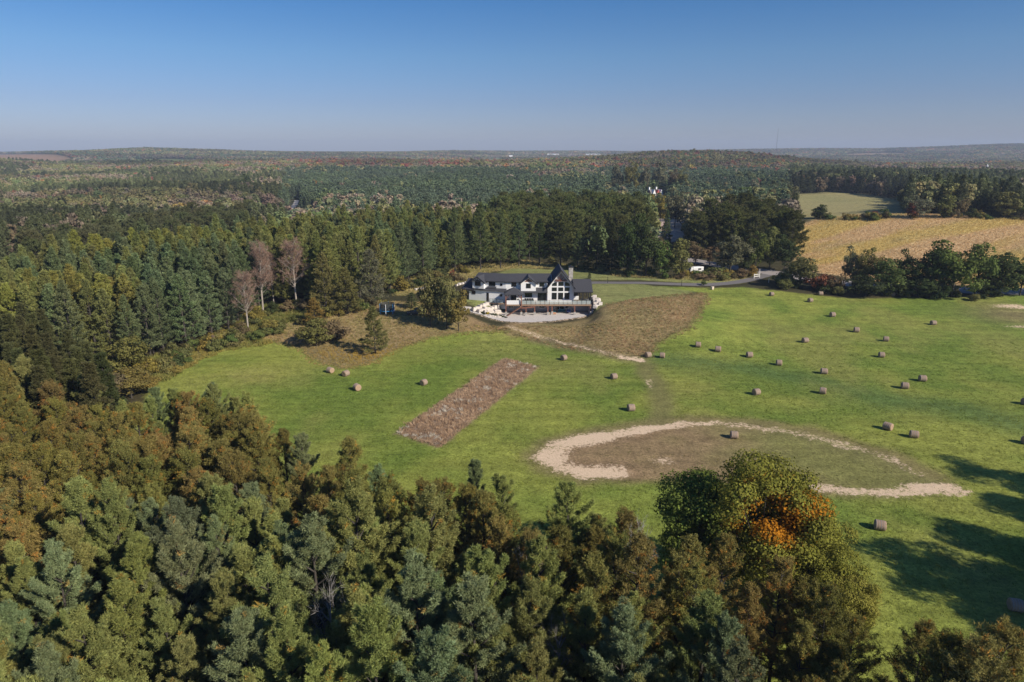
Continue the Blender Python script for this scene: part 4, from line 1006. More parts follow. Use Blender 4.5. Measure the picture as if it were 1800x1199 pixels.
a, b = np.concatenate(A_), np.concatenate(B_); ti = np.vstack(TI)
gq = P2([(640,622)])[0]; f = np.exp(-((a-gq[0])/9)**2-((b-gq[1])/6)**2)[:, None]; ti = ti*(1-f)+np.array([.42,.28,.05])*f
print('weeds', len(a))
scatter('rough_weeds', a, b, np.concatenate(SS), ti, G_WEED, 'dry brown and golden weeds on the bank and rough corners', 'weeds', tilt=.2)
a, b = fill(STRIP, .55, edge=0); ti = tintmix(a, b, (.41,.28,.18), (.50,.36,.24), 3, 17)
wv = (fbm(a/2.2, b/2.2, 19) > .64) & (RNG.random(len(a)) < .45); ti[wv] = np.array([.66,.60,.50])*(.8+.3*RNG.random((wv.sum(), 1)))
scatter('weedy_strip', a, b, .35+.4*RNG.random(len(a))*(.5+fbm(a/3, b/3, 15)), ti, G_WEED, 'tall dead brown weeds with white fluffy seed heads in a rectangular strip', 'weeds', tilt=.2)
a, b = fill(CORN, 1.0); k = (polysd(a, b, CORN) > .5); a, b = a[k], b[k]
ca, cc = (125*a+80*b)/148, (-80*a+125*b)/148
st = sstep(.42, .58, fbm(ca/90, cc/14, 63))[:, None]; ti = (np.array([.61,.43,.235])*(1-st)+np.array([.58,.435,.165])*st)
d_ = (.55*sstep(.5, .68, fbm(ca/60, cc/11, 67)))[:, None]; ti = (ti*(1-d_)+np.array([.42,.34,.165])*d_)*(1+RNG.normal(0, .08, (len(a), 1)))
print('crop', len(a))
scatter('dry_crop', a, b, .3+.2*RNG.random(len(a)), ti, G_CORN, 'dry tan crop covering the hill at the right', 'crop', tilt=.15)

# ------------------------------------------------------------------ building helpers
class MB:
    def __init__(s): s.V = []; s.F = []
    def add(s, V, F): o = len(s.V); s.V += [tuple(map(float, v)) for v in V]; s.F += [[i+o for i in f] for f in F]; return s
    def hexa(s, P): # 8 points: bottom 4 ccw, top 4 ccw
        return s.add(P, [[3,2,1,0],[4,5,6,7],[0,1,5,4],[1,2,6,5],[2,3,7,6],[3,0,4,7]])
    def build(s, name, mat, parent=None, bevel=0.0, smooth=False):
        me = bpy.data.meshes.new(name); me.from_pydata(s.V, [], s.F); me.materials.append(mat)
        if smooth: me.shade_smooth()
        o = bpy.data.objects.new(name, me); link(o, parent)
        if bevel:
            b = o.modifiers.new('bevel', 'BEVEL'); b.width = bevel; b.segments = 2
        return o
class Seg:
    """local frame of one straight run of the house: u to the right, v back, z up"""
    def __init__(s, ox=0., oy=0., a=0.): s.o = np.array([ox, oy]); s.u = np.array([math.cos(a), -math.sin(a)]); s.v = np.array([math.sin(a), math.cos(a)])
    def p(s, u, v, z): q = s.o + s.u*u + s.v*v; return (q[0], q[1], z)
    def box(s, m, u0, u1, v0, v1, z0, z1):
        c = [(u0, v0), (u1, v0), (u1, v1), (u0, v1)]
        return m.hexa([s.p(a, b, z0) for a, b in c]+[s.p(a, b, z1) for a, b in c])
    def slab(s, m, q, th):      # q: four (u,v,z) corners of the top face, ccw from above
        return m.hexa([s.p(a, b, c-th) for a, b, c in q]+[s.p(a, b, c) for a, b, c in q])
    def beam(s, m, a, b, w):
        A = np.array(s.p(*a)); B = np.array(s.p(*b)); t = B-A; t /= np.linalg.norm(t)
        x = np.cross(t, [0, 0, 1.]) if abs(t[2]) < .95 else np.array([1., 0, 0]); x /= np.linalg.norm(x); y = np.cross(x, t)
        P = [A+x*i*w/2+y*j*w/2 for i, j in ((-1,-1),(1,-1),(1,1),(-1,1))]+[B+x*i*w/2+y*j*w/2 for i, j in ((-1,-1),(1,-1),(1,1),(-1,1))]
        return m.hexa(P)
def lathe(m, prof, ns=16, c=(0, 0)):
    V = []; F = []
    for r, z in prof:
        for k in range(ns): V.append((c[0]+r*math.cos(6.2832*k/ns), c[1]+r*math.sin(6.2832*k/ns), z))
    for i in range(len(prof)-1):
        for k in range(ns): F.append([i*ns+k, i*ns+(k+1) % ns, (i+1)*ns+(k+1) % ns, (i+1)*ns+k])
    F.append(list(range(ns))[::-1]); F.append([(len(prof)-1)*ns+k for k in range(ns)])
    return m.add(V, F)
M_SIDING = plain('white_siding', (.80, .80, .80), .7, 0, .8, .03)
def _batten(m):
    nt = m.node_tree; b = nt.nodes['Principled BSDF']; tc = nt.nodes.new('ShaderNodeTexCoord'); w = nt.nodes.new('ShaderNodeTexWave')
    w.inputs['Scale'].default_value = .8; w.bands_direction = 'X'; w.wave_profile = 'SAW'; nt.links.new(tc.outputs['Object'], w.inputs['Vector'])
    bp = nt.nodes.new('ShaderNodeBump'); bp.inputs['Strength'].default_value = .25; bp.inputs['Distance'].default_value = .04
    nt.links.new(w.outputs['Fac'], bp.inputs['Height']); nt.links.new(bp.outputs[0], b.inputs['Normal'])
_batten(M_SIDING)
M_ROOF = plain('charcoal_shingles', (.046, .047, .056), .85, 0, 7, .35, .5)
M_TRIM = plain('dark_trim', (.018, .018, .022), .5)
M_PANE = plain('window_glass', (.012, .016, .018), .06); M_PANE.node_tree.nodes['Principled BSDF'].inputs['Specular IOR Level'].default_value = .6
M_TIMBER = plain('red_brown_timber', (.20, .085, .055), .7, 0, 4, .2)
M_DECKW = plain('deck_wood', (.30, .20, .13), .75, 0, 3, .2)
M_STUCCO = plain('pale_stone_cladding', (.40, .37, .36), .9, 0, 2.5, .18, .3)
def _stone(name, c1, c2, sc):
    m, nt, b = newmat(name); b.inputs['Roughness'].default_value = .9
    tc = nt.nodes.new('ShaderNodeTexCoord'); v = nt.nodes.new('ShaderNodeTexVoronoi'); v.inputs['Scale'].default_value = sc
    nt.links.new(tc.outputs['Object'], v.inputs['Vector']); n = nt.nodes.new('ShaderNodeTexNoise'); n.inputs['Scale'].default_value = sc*2; nt.links.new(tc.outputs['Object'], n.inputs['Vector'])
    sp = nt.nodes.new('ShaderNodeSeparateColor'); nt.links.new(v.outputs['Color'], sp.inputs[0])
    mx = nt.nodes.new('ShaderNodeMix'); mx.data_type = 'RGBA'; mx.inputs[6].default_value = (*c1, 1); mx.inputs[7].default_value = (*c2, 1)
    ad = nt.nodes.new('ShaderNodeMath'); ad.operation = 'MULTIPLY_ADD'; ad.inputs[1].default_value = .5; nt.links.new(sp.outputs[0], ad.inputs[0])
    ml = nt.nodes.new('ShaderNodeMath'); ml.operation = 'MULTIPLY'; ml.inputs[1].default_value = .6; nt.links.new(n.outputs['Fac'], ml.inputs[0]); nt.links.new(ml.outputs[0], ad.inputs[2])
    nt.links.new(ad.outputs[0], mx.inputs[0]); nt.links.new(mx.outputs[2], b.inputs['Base Color']); return m
M_STONE = _stone('grey_fieldstone', (.16, .15, .14), (.52, .49, .45), 2.6)
M_ROCK = _stone('pale_armour_stone', (.50, .44, .39), (.70, .64, .57), .9)
M_RAIL = plain('black_metal', (.02, .02, .022), .5, .5)
m_, nt_, b_ = newmat('rail_glass'); b_.inputs['Base Color'].default_value = (.55, .63, .62, 1); b_.inputs['Alpha'].default_value = .42; b_.inputs['Roughness'].default_value = .08; M_GLASS = m_
M_GREYP = plain('grey_panel', (.16, .18, .20), .7)

F = ZF-ZP + .0
house = empty('lodge_house', (HX, HY, ZP)); tag(house, 'large white house with charcoal roofs, tall window gable, stone chimney and raised deck', 'house')
SM = Seg(); SB = Seg(-7.63, 0, math.radians(14)); e_ = SB.p(-5.3, 0, 0); SA = Seg(e_[0], e_[1], math.radians(23))
def hp(name, mat, fn, parent=None, **k): m = MB(); fn(m); return m.build(name, mat, parent or house, **k)
# walls
hp('wall', M_SIDING, lambda m: SM.box(m, -7.63, 3.2, 0, 7.55, F, F+5.45))
hp('wall', M_SIDING, lambda m: SB.box(m, -5.3, 0, 0, 7.15, F-1.9, F+5.43))
hp('wall', M_SIDING, lambda m: SA.box(m, -3.45, 0, 0, 6.75, F+2.6, F+5.42))
hp('wall', M_SIDING, lambda m: SB.box(m, -5.3, -.02, -.55, -.01, F-1.9, F+2.95))
hp('wall', M_SIDING, lambda m: SA.box(m, -6.2, .3, -.55, 7.4, F-1.9, F+2.9))
hp('basement_wall', M_STUCCO, lambda m: SM.box(m, -7.6, 14.3, .02, .5, -.3, F-.02))
hp('basement_wall', M_STUCCO, lambda m: SM.box(m, 13.8, 14.3, -3.2, .01, -.3, F-.35))
# bump-out and dormer
def gable_wall(m, s, u0, u1, v0, v1, z0, ze, zr):
    uc = (u0+u1)/2
    m.add([s.p(u0, v0, z0), s.p(u1, v0, z0), s.p(u1, v0, ze), s.p(uc, v0, zr), s.p(u0, v0, ze), s.p(u0, v1, z0), s.p(u1, v1, z0), s.p(u1, v1, ze), s.p(uc, v1, zr), s.p(u0, v1, ze)],
          [[0,1,2,3,4],[9,8,7,6,5],[1,6,7,2],[0,4,9,5],[2,7,8,3],[4,3,8,9],[0,5,6,1]])
def gable_roof(s, u0, u1, v0, v1, ze, zr, over, th=.16, vo=.45):
    """ridge along v; over: eave overhang sideways, vo: overhang at the front"""
    uc = (u0+u1)/2; sl = (zr-ze)/(uc-u0); zl = ze-over*sl
    hp('roof', M_ROOF, lambda m: s.slab(m, [(u0-over, v0-vo, zl+.02), (uc, v0-vo, zr+.02), (uc, v1, zr+.02), (u0-over, v1, zl+.02)], th))
    hp('roof', M_ROOF, lambda m: s.slab(m, [(uc+.003, v0-vo, zr+.02), (u1+over, v0-vo, zl+.02), (u1+over, v1, zl+.02), (uc+.003, v1, zr+.02)], th))
    def fascia(m):
        s.beam(m, (u0-over, v0-vo-.05, zl-.1), (uc, v0-vo-.05, zr-.1), .2); s.beam(m, (uc, v0-vo-.055, zr-.1), (u1+over, v0-vo-.055, zl-.1), .2)
    hp('fascia', M_TRIM, fascia)
def ridge_roof(s, u0, u1, v0, v1, ze, zr, over=.5, th=.16, el=.3, er=.3):
    vc = (v0+v1)/2; sl = (zr-ze)/(vc-v0); zl = ze-over*sl
    hp('roof', M_ROOF, lambda m: s.slab(m, [(u0-el, v0-over, zl+.02), (u1+er, v0-over, zl+.02), (u1+er, vc, zr+.02), (u0-el, vc, zr+.02)], th))
    hp('roof', M_ROOF, lambda m: s.slab(m, [(u0-el, vc+.003, zr+.02), (u1+er, vc+.003, zr+.02), (u1+er, v1+over, zl+.02), (u0-el, v1+over, zl+.02)], th))
    hp('fascia', M_TRIM, lambda m: s.box(m, u0-el, u1+er, v0-over-.06, v0-over-.004, zl-.2, zl))
    for uu_ in (u0, u1):
        hp('gable_end', M_SIDING, lambda m: m.add([s.p(uu_-.1, v0, ze-.01), s.p(uu_-.1, v1, ze-.01), s.p(uu_-.1, vc, zr-.18), s.p(uu_+.1, v0, ze-.01), s.p(uu_+.1, v1, ze-.01), s.p(uu_+.1, vc, zr-.18)], [[0,1,2],[5,4,3],[0,2,5,3],[1,4,5,2],[0,3,4,1]]))
ridge_roof(SM, -7.4, 4.2, 0, 7.6, F+5.5, F+6.75, el=.05, er=0)
ridge_roof(SB, -5.2, .12, .01, 7.2, F+5.485, F+6.73, el=.1, er=.25)
ridge_roof(SA, -3.4, .1, .02, 6.8, F+5.47, F+6.70, el=.35, er=.15)
ridge_roof(SA, -6.3, -3.2, -.5, 7.2, F+2.95, F+5.0, el=.5, er=0)
# skirt roofs between the storeys
hp('skirt_roof', M_ROOF, lambda m: SA.slab(m, [(-6.8, -.95, F+2.95), (.3, -.95, F+2.95), (.3, .02, F+3.45), (-6.8, .02, F+3.45)], .14))
hp('skirt_roof', M_ROOF, lambda m: SB.slab(m, [(-5.35, -.95, F+2.94), (.25, -.95, F+2.94), (.25, .02, F+3.43), (-5.35, .02, F+3.43)], .14))
hp('skirt_roof', M_ROOF, lambda m: SM.slab(m, [(-3.7, -1.5, F+2.75), (3.2, -1.5, F+2.75), (3.2, .02, F+3.75), (-3.7, .02, F+3.75)], .14))
hp('skirt_roof', M_ROOF, lambda m: SB.slab(m, [(-4.9, -.5, F+3.6), (-2.5, -.5, F+3.6), (-2.5, -.002, F+3.85), (-4.9, -.002, F+3.85)], .5))
hp('bay', M_SIDING, lambda m: gable_wall(m, SM, -3.7, .15, -1.1, .02, F+3.0, F+5.3, F+6.5))
gable_roof(SM, -3.7, .15, -1.1, 3.4, F+5.3, F+6.75, .55)
hp('gable_panel', M_TIMBER, lambda m: m.add([SM.p(-2.9, -1.14, F+5.42), SM.p(-.65, -1.14, F+5.42), SM.p(-1.775, -1.14, F+6.2), SM.p(-2.9, -1.105, F+5.42), SM.p(-.65, -1.105, F+5.42), SM.p(-1.775, -1.105, F+6.2)], [[0,1,2],[0,3,4,1],[1,4,5,2],[0,2,5,3]]))
hp('dormer', M_SIDING, lambda m: gable_wall(m, SA, -3.5, -.2, -.95, .02, F+3.25, F+5.3, F+6.3))
gable_roof(SA, -3.5, -.2, -.95, 3.0, F+5.3, F+6.5, .5)
hp('truss', M_TRIM, lambda m: (SA.beam(m, (-3.2, -1.3, F+5.35), (-.5, -1.3, F+5.35), .14), SA.beam(m, (-1.85, -1.3, F+5.3), (-1.85, -1.3, F+6.3), .14), SA.beam(m, (-2.6, -1.3, F+5.7), (-1.9, -1.3, F+5.4), .1), SA.beam(m, (-1.1, -1.3, F+5.7), (-1.8, -1.3, F+5.4), .1)))
# great room gable
hp('great_room', M_SIDING, lambda m: gable_wall(m, SM, 3.2, 10.0, -.75, 9, F, F+4.2, F+8.25))
gable_roof(SM, 3.2, 10.0, -.75, 9.2, F+4.2, F+8.6, .35, .2, .95)
def tri_panel(m, u0, u1, z0, zp, v0, v1): uc = (u0+u1)/2; m.add([SM.p(u0, v0, z0), SM.p(u1, v0, z0), SM.p(uc, v0, zp), SM.p(u0, v1, z0), SM.p(u1, v1, z0), SM.p(uc, v1, zp)], [[0,1,2],[0,3,4,1],[1,4,5,2],[0,2,5,3]])
hp('gable_panel', M_STUCCO, lambda m: tri_panel(m, 4.95, 8.25, F+5.6, F+7.6, -.80, -.752))
def rays_(m):
    for u_, z_ in ((5.25, F+6.0), (5.9, F+6.75), (6.6, F+7.3), (7.3, F+6.75), (7.95, F+6.0)): SM.beam(m, (6.6, -.9, F+5.7), (u_, -.9, z_), .16)
    SM.beam(m, (5.1, -.92, F+5.62), (8.1, -.92, F+5.62), .2)
hp('timber_fan', M_TIMBER, rays_)
def window(s, u0, u1, z0, z1, v, nu=1, nz=1, arch=0, parent=None, door=False, name=None, trim=M_TRIM):
    m = MB(); t = .09
    s.box(m, u0, u1, v-.07, v+.0, z0, z0+t); s.box(m, u0, u1, v-.07, v+.0, z1-t, z1)
    s.box(m, u0, u0+t, v-.071, v-.001, z0+t, z1-t); s.box(m, u1-t, u1, v-.071, v-.001, z0+t, z1-t)
    for k in range(1, nu): c = u0+(u1-u0)*k/nu; s.box(m, c-.035, c+.035, v-.072, v-.002, z0+t, z1-t)
    w = m.build(name or ('door' if door else 'window'), trim, parent or house)
    m = MB(); s.box(m, u0+t, u1-t, v-.03, v-.004, z0+t, z1-t); m.build('pane', M_PANE, w); return w
W_ = [(SM, -6.15, -4.85, F+3.95, F+5.05, 0), (SM, -2.35, -1.15, F+3.75, F+5.0, -1.1), (SM, 1.15, 2.35, F+3.95, F+5.0, 0),
      (SA, -2.75, -1.1, F+3.95, F+5.15, -.95), (SB, -4.5, -2.75, F+3.95, F+5.15, 0), (SB, -1.5, -.9, F+4.1, F+4.75, 0),
      (SM, -2.6, -.75, F+1.15, F+2.4, 0), (SA, -3.9, -2.85, F+1.55, F+2.45, -.55), (SB, -1.45, -.8, F+1.4, F+2.05, -.55)]
for (s, a, b, c, d, v) in W_: window(s, a, b, c, d, v, 2 if b-a > 1.1 else 1)
window(SA, -5.95, -4.75, F-.1, F+2.2, -.55, 2, door=True); window(SB, -5.05, -4.4, F-.1, F+2.25, -.55, door=True)
window(SM, -6.3, -4.85, F+.05, F+2.2, 0, 2, door=True); window(SM, .7, 2.95, F+.05, F+2.35, 0, 2, door=True)
for (a, b) in ((4.35, 5.6), (6.0, 7.25), (7.65, 8.9)):
    window(SM, a, b, F+.75, F+2.5, -.75); window(SM, a, b, F+2.95, F+3.9, -.75)
# top row: outer panes arched
def arched(a, b, z0, z1, side):
    n = 8; pts = [(a, z0), (b, z0)]
    if side == 0: pts += [(b, z1), (a, z1)]
    else:
        arc = [(math.sin(k/n*math.pi/2), math.cos(k/n*math.pi/2)) for k in range(n+1)]
        if side > 0: pts += [(a+(b-a)*sx_, z0+.25+(z1-z0-.25)*cz_) for sx_, cz_ in reversed(arc)]
        else: pts += [(b-(b-a)*sx_, z0+.25+(z1-z0-.25)*cz_) for sx_, cz_ in arc]
    def prism(P, v0, v1, m): n_ = len(P); m.add([SM.p(p[0], v0, p[1]) for p in P]+[SM.p(p[0], v1, p[1]) for p in P], [list(range(n_)), list(range(2*n_-1, n_-1, -1))]+[[i, i+n_, (i+1) % n_+n_, (i+1) % n_] for i in range(n_)])
    m = MB(); prism(pts, -.80, -.755, m); w = m.build('window', M_TRIM, house)
    c = np.mean(pts, 0); m = MB(); prism([tuple(c+(np.array(p)-c)*.88) for p in pts], -.83, -.803, m); m.build('pane', M_PANE, w)
arched(4.35, 5.6, F+4.3, F+5.3, -1); arched(6.0, 7.25, F+4.3, F+5.3, 0); arched(7.65, 8.9, F+4.3, F+5.3, 1)
# basement openings
for (a, b, nu, dr) in ((-6.9, -5.6, 2, 0), (-3.3, -1.7, 2, 0), (1.0, 2.6, 2, 0), (5.2, 7.7, 2, 1), (7.9, 8.9, 1, 0), (4.3, 5.0, 1, 0)):
    window(SM, a, b, .15 if dr else .9, 2.25, .015, nu, door=bool(dr), trim=M_SIDING)
# chimney
ch = hp('chimney', M_STONE, lambda m: SM.box(m, 8.85, 9.95, 2.2, 3.3, F+2.5, F+8.6)); hp('chimney_cap', M_TRIM, lambda m: (SM.box(m, 8.75, 10.05, 2.1, 3.4, F+8.602, F+8.75), SM.box(m, 9.2, 9.6, 2.5, 3.0, F+8.752, F+9.1)), ch)
# right porch
hp('roof', M_ROOF, lambda m: SM.slab(m, [(9.9, -2.9, F+3.15), (14.7, -2.9, F+3.15), (14.7, 2.2, F+5.6), (9.9, 2.2, F+5.6)], .18))
hp('roof', M_ROOF, lambda m: SM.slab(m, [(9.9, 2.203, F+5.6), (14.7, 2.203, F+5.6), (14.7, 7.2, F+3.2), (9.9, 7.2, F+3.2)], .18))
hp('fascia', M_TRIM, lambda m: SM.box(m, 9.9, 14.72, -2.96, -2.903, F+2.92, F+3.12))
hp('porch_floor', M_DECKW, lambda m: SM.box(m, 10.02, 14.3, .0, 6.8, F-.28, F-.012))
for (u, v) in ((14.2, -2.6), (14.2, 2.2), (14.2, 6.6), (10.3, 6.6), (12.2, 6.6), (12.2, -2.6)):
    hp('porch_post', M_TRIM, lambda m: SM.box(m, u-.12, u+.12, v-.12, v+.12, F, F+3.15 if abs(v-2.2) > .1 else F+5.3))
hp('porch_wall', M_SIDING, lambda m: SM.box(m, 10.02, 11.6, 2.2, 2.4, F, F+1.0))
hp('porch_screen', M_TRIM, lambda m: (SM.box(m, 10.02, 11.4, 2.25, 2.32, F+1.0, F+4.6), SM.box(m, 11.3, 11.55, -.4, 2.2, F+2.2, F+2.6)))
# deck
hp('deck_floor', M_DECKW, lambda m: (SM.box(m, -3.6, 14.3, -3.6, -.004, F-.3, F-.01),))
hp('deck_floor', M_DECKW, lambda m: SM.box(m, -7.7, -3.604, -3.6, -.004, F-.3, F-.012))
hp('deck_floor', M_DECKW, lambda m: SB.box(m, -3.9, -.1, -2.3, -.56, F-.3, F-.014))
hp('deck_fascia', M_DECKW, lambda m: (SM.box(m, -7.75, 14.35, -3.68, -3.604, F-.34, F+.0),))
hp('deck_step', M_TIMBER, lambda m: m.hexa([(-3.6,-4.5,F-.9),(-.4,-4.5,F-.62),(-.4,-3.69,F-.55),(-3.6,-3.69,F-.85),(-3.6,-4.5,F-.75),(-.4,-4.5,F-.47),(-.4,-3.69,F-.4),(-3.6,-3.69,F-.7)]))
us = np.arange(-3.5, 14.31, 1.18)
for i, u in enumerate(us):
    hp('rail_post', M_RAIL, lambda m: SM.box(m, u-.03, u+.03, -3.55, -3.49, F-.01, F+1.08))
    if i < len(us)-1: hp('rail_glass', M_GLASS, lambda m: SM.box(m, u+.05, us[i+1]-.05, -3.53, -3.51, F+.06, F+1.0))
hp('rail_top', M_RAIL, lambda m: SM.box(m, -3.5, 14.28, -3.55, -3.49, F+1.083, F+1.12))
for k, u in enumerate(np.arange(-3.8, .0, .95)):
    hp('rail_post', M_RAIL, lambda m: SB.box(m, u-.03, u+.03, -2.28, -2.22, F-.01, F+1.05))
hp('rail_glass', M_GLASS, lambda m: SB.box(m, -3.75, -.15, -2.26, -2.24, F+.06, F+1.0)); hp('rail_top', M_RAIL, lambda m: SB.box(m, -3.85, -.1, -2.28, -2.22, F+1.052, F+1.09))
hp('white_parapet', M_SIDING, lambda m: SM.box(m, -7.35, -3.8, -3.5, -3.36, F, F+1.05))
# timber posts with stone feet
for (u, v, zt) in ((-7.55, -3.75, F+2.75), (-3.6, -3.75, F+2.75), (-2.4, -4.4, F-.75), (-.2, -3.9, F-.33), (3.2, -3.9, F-.33), (4.3, -3.4, F-.33), (10.05, -3.9, F-.33), (14.1, -3.4, F-.33)):
    p_ = hp('post', M_TIMBER, lambda m: SM.box(m, u-.13, u+.13, v-.13, v+.13, .85, zt)); hp('stone_foot', M_STONE, lambda m: SM.box(m, u-.27, u+.27, v-.27, v+.27, -.15, .85), p_)
    if zt < F: hp('brace', M_TIMBER, lambda m: SM.beam(m, (u-.55, v, zt-.02), (u, v, zt-.6), .1), p_)
# pavilion roof over the left of the deck
PV = [(-8.1, -4.15), (-3.1, -4.15), (-3.1, .1), (-8.1, .1)]; ap = (-5.6, -1.9); ze, za = F+2.75, F+4.2
hp('pavilion_roof', M_ROOF, lambda m: m.add([(*p, ze) for p in PV]+[(*ap, za)]+[(*p, ze-.18) for p in PV], [[0,1,4],[1,2,4],[2,3,4],[3,0,4],[5,6,1,0],[6,7,2,1],[7,8,3,2],[8,5,0,3],[8,7,6,5]]))
for sx_ in (-1, 1):
    hp('brace', M_TIMBER, lambda m: SM.beam(m, (-5.575+sx_*1.85, -3.75, F+1.6), (-5.575+sx_*1.1, -3.75, F+2.55), .14))
# stairs
def stairs(m):
    for dv in (-4.25, -5.15): SM.beam(m, (-3.7, dv, F-.35), (-7.2, dv, .05), .2)
hp('stair_stringer', M_TIMBER, stairs)
for k in range(13):
    f_ = (k+.5)/13; hp('stair_tread', M_DECKW, lambda m: SM.box(m, -3.7-3.5*f_-.14, -3.7-3.5*f_+.14, -5.12, -4.3, F-.28-(F-.35)*f_, F-.23-(F-.35)*f_))
hp('lamp', M_SIDING, lambda m: SM.box(m, 3.0, 3.15, -.9, -.76, F+4.6, F+4.9))

# furniture on the deck and patio
def chair(name, x, y, z, rz, mat, label, w=.6, group=None, cat='chair'):
    r = empty(name, (x, y, z), rz); S_ = Seg()
    def hh(nm, fn): m = MB(); fn(m); m.build(nm, mat, r)
    hh('seat', lambda m: S_.box(m, -w/2, w/2, -.28, .28, .38, .46)); hh('backrest', lambda m: S_.slab(m, [(-w/2, .24, .5), (w/2, .24, .5), (w/2, .36, 1.0), (-w/2, .36, 1.0)], .08))
    for a in (-1, 1):
        for b in (-1, 1): hh('leg', lambda m: S_.box(m, a*(w/2-.04)-.03, a*(w/2-.04)+.03, b*.24-.03, b*.24+.03, 0, .38))
        hh('armrest', lambda m: S_.box(m, a*w/2-.04, a*w/2+.04, -.25, .26, .62, .67))
    tag(r, label, cat, group); return r
dz = ZF-.01
for i, u in enumerate((-2.5, -1.9, -1.3, -.7)):
    for j, v in enumerate((-.75, -2.0)):
        chair('deck_chair', HX+u, HY+v, dz, 0 if j == 0 else math.pi, M_RAIL, 'dark chair at the dining table on the deck, '+('wall side' if j == 0 else 'railing side')+', '+('first', 'second', 'third', 'last')[i]+' from the left', .5, 'dining chairs on the deck')
tb = empty('dining_table', (HX-1.6, HY-1.37, dz)); tag(tb, 'long dark dining table on the deck below the lower window', 'table')
m = MB(); SM.box(m, -1.3, 1.3, -.42, .42, .70, .75); m.build('tabletop', M_RAIL, tb)
for a in (-1, 1):
    for b in (-1, 1): m = MB(); SM.box(m, a*1.15-.04, a*1.15+.04, b*.34-.04, b*.34+.04, 0, .699); m.build('leg', M_RAIL, tb)
for i, (u, lab) in enumerate(((12.0, 'left'), (13.0, 'middle'), (13.7, 'right'))): chair('lounge_chair', HX+u, HY-1.6, dz, .2*i, M_TRIM, 'dark lounge chair under the right porch roof, '+lab+' of three', .75, 'porch chairs')
for i, (u, lab) in enumerate(((-7.0, 'left'), (-4.3, 'right'))): chair('lounge_chair', HX+u, HY-1.5, dz, .4, M_TRIM, 'dark chair under the hipped deck roof at its '+lab+' post', .7)
M_TEAL = plain('teal_fabric', (.03, .12, .15), .8); M_BLUE = plain('dark_blue', (.02, .04, .14), .7); M_CREAM = plain('cream', (.55, .47, .36), .8); M_ORG = plain('orange_wood', (.55, .28, .16), .7)
chair('patio_sofa', HX+6.9, HY-1.6, ZP+.03, 0, M_TEAL, 'teal patio sofa in the shade under the deck, before the sliding door', 1.8, cat='sofa')
chair('patio_sofa', HX+5.0, HY-2.0, ZP+.03, math.pi/2, M_TEAL, 'teal patio armchair in the shade left of the teal sofa', .8, cat='armchair')
chair('patio_chair', HX+8.7, HY-2.2, ZP+.03, .1, M_BLUE, 'dark blue chair under the deck beside a timber post', .9)
def lowseat(name, x, y, w, mat, lab):
    r = empty(name, (x, y, ZP+.03)); m = MB(); SM.box(m, -w/2, w/2, -.3, .3, .22, .5); m.build('cushion', mat, r, bevel=.07)
    m = MB(); SM.box(m, -w/2+.05, w/2-.05, -.26, .26, 0, .219); m.build('base', M_DECKW, r); tag(r, lab, 'ottoman')
lowseat('ottoman', HX+3.75, HY-3.2, .8, M_CREAM, 'small cream seat on the patio edge between two timber posts')
lowseat('ottoman', HX+4.9, HY-3.3, .9, M_ORG, 'small orange-tan seat on the patio beside the cream one')
# vent stub and yellow bush in the rockery
q = (HX-12.3, HY-4.9); place('shrub', 'flowering_bush', q[0], q[1], .75, (.62, .48, .02), label='small bright yellow flowering bush among the white rocks', cat='bush', sx=1.1)
for i in range(12):
    a_, b_ = HX-13.6+i*.55+RNG.normal(0, .2), HY-4.6-i*.12+RNG.normal(0, .35)
    if i == 2: continue
    place('shrub', 'shrub', a_, b_, .5+.3*RNG.random(), T(LC['dark'], .2), label='low dark plant in the rockery bed left of the patio', cat='shrub', group='low plants in the rockery')

# armour stone walls: every rock a part
def rock_mesh(seed):
    rng = np.random.default_rng(seed); m = MB(); a, b, c = .62, .40, .34
    base_ = np.array([(-1,-1,-1),(1,-1,-1),(1,1,-1),(-1,1,-1),(-1,-1,1),(1,-1,1),(1,1,1),(-1,1,1)], float)*[a, b, c]
    m.hexa(base_+rng.normal(0, .07, (8, 3))); me = bpy.data.meshes.new('rock'); me.from_pydata(m.V, [], m.F); me.materials.append(M_ROCK)
    import bmesh
    bm = bmesh.new(); bm.from_mesh(me); bmesh.ops.bevel(bm, geom=bm.edges[:], offset=.08, segments=1, affect='EDGES'); bm.to_mesh(me); bm.free(); return me
ROCKS = [rock_mesh(900+i) for i in range(6)]
def rock_wall(name, lab, rows, cat='retaining wall'):
    r = empty(name, (HX+rows[0][0], HY+rows[0][1], h(HX+rows[0][0], HY+rows[0][1]))); inv = Vector(r.location)
    for (x0, y0, x1, y1, z0, z1, n, sc_) in rows:
        for k in range(n):
            f_ = (k+.5)/n; x = HX+x0+(x1-x0)*f_+RNG.normal(0, .08); y = HY+y0+(y1-y0)*f_+RNG.normal(0, .08)
            o = bpy.data.objects.new('rock', ROCKS[int(RNG.integers(6))]); link(o, r); z = h(x, y)+.28*sc_
            o.location = Vector((x, y, z))-inv; o.rotation_euler = (RNG.normal(0, .05), RNG.normal(0, .05), math.atan2(y1-y0, x1-x0)+RNG.normal(0, .12))
            s_ = sc_*(.9+.3*RNG.random()); o.scale = (s_, s_*1.1, s_)
    tag(r, lab, cat)
rock_wall('retaining_wall', 'stepped wall of pale armour stones left of the patio stairs', [(-15.8,-3.2,-11.4,-.2,.5,2.5,6,1.25), (-14.4,-3.9,-9.9,-1.5,.3,1.7,6,1.35), (-12.8,-4.5,-9.4,-3.0,.25,1.0,4,1.4), (-12.2,-5.9,-8.6,-6.6,.1,.1,5,.6)])
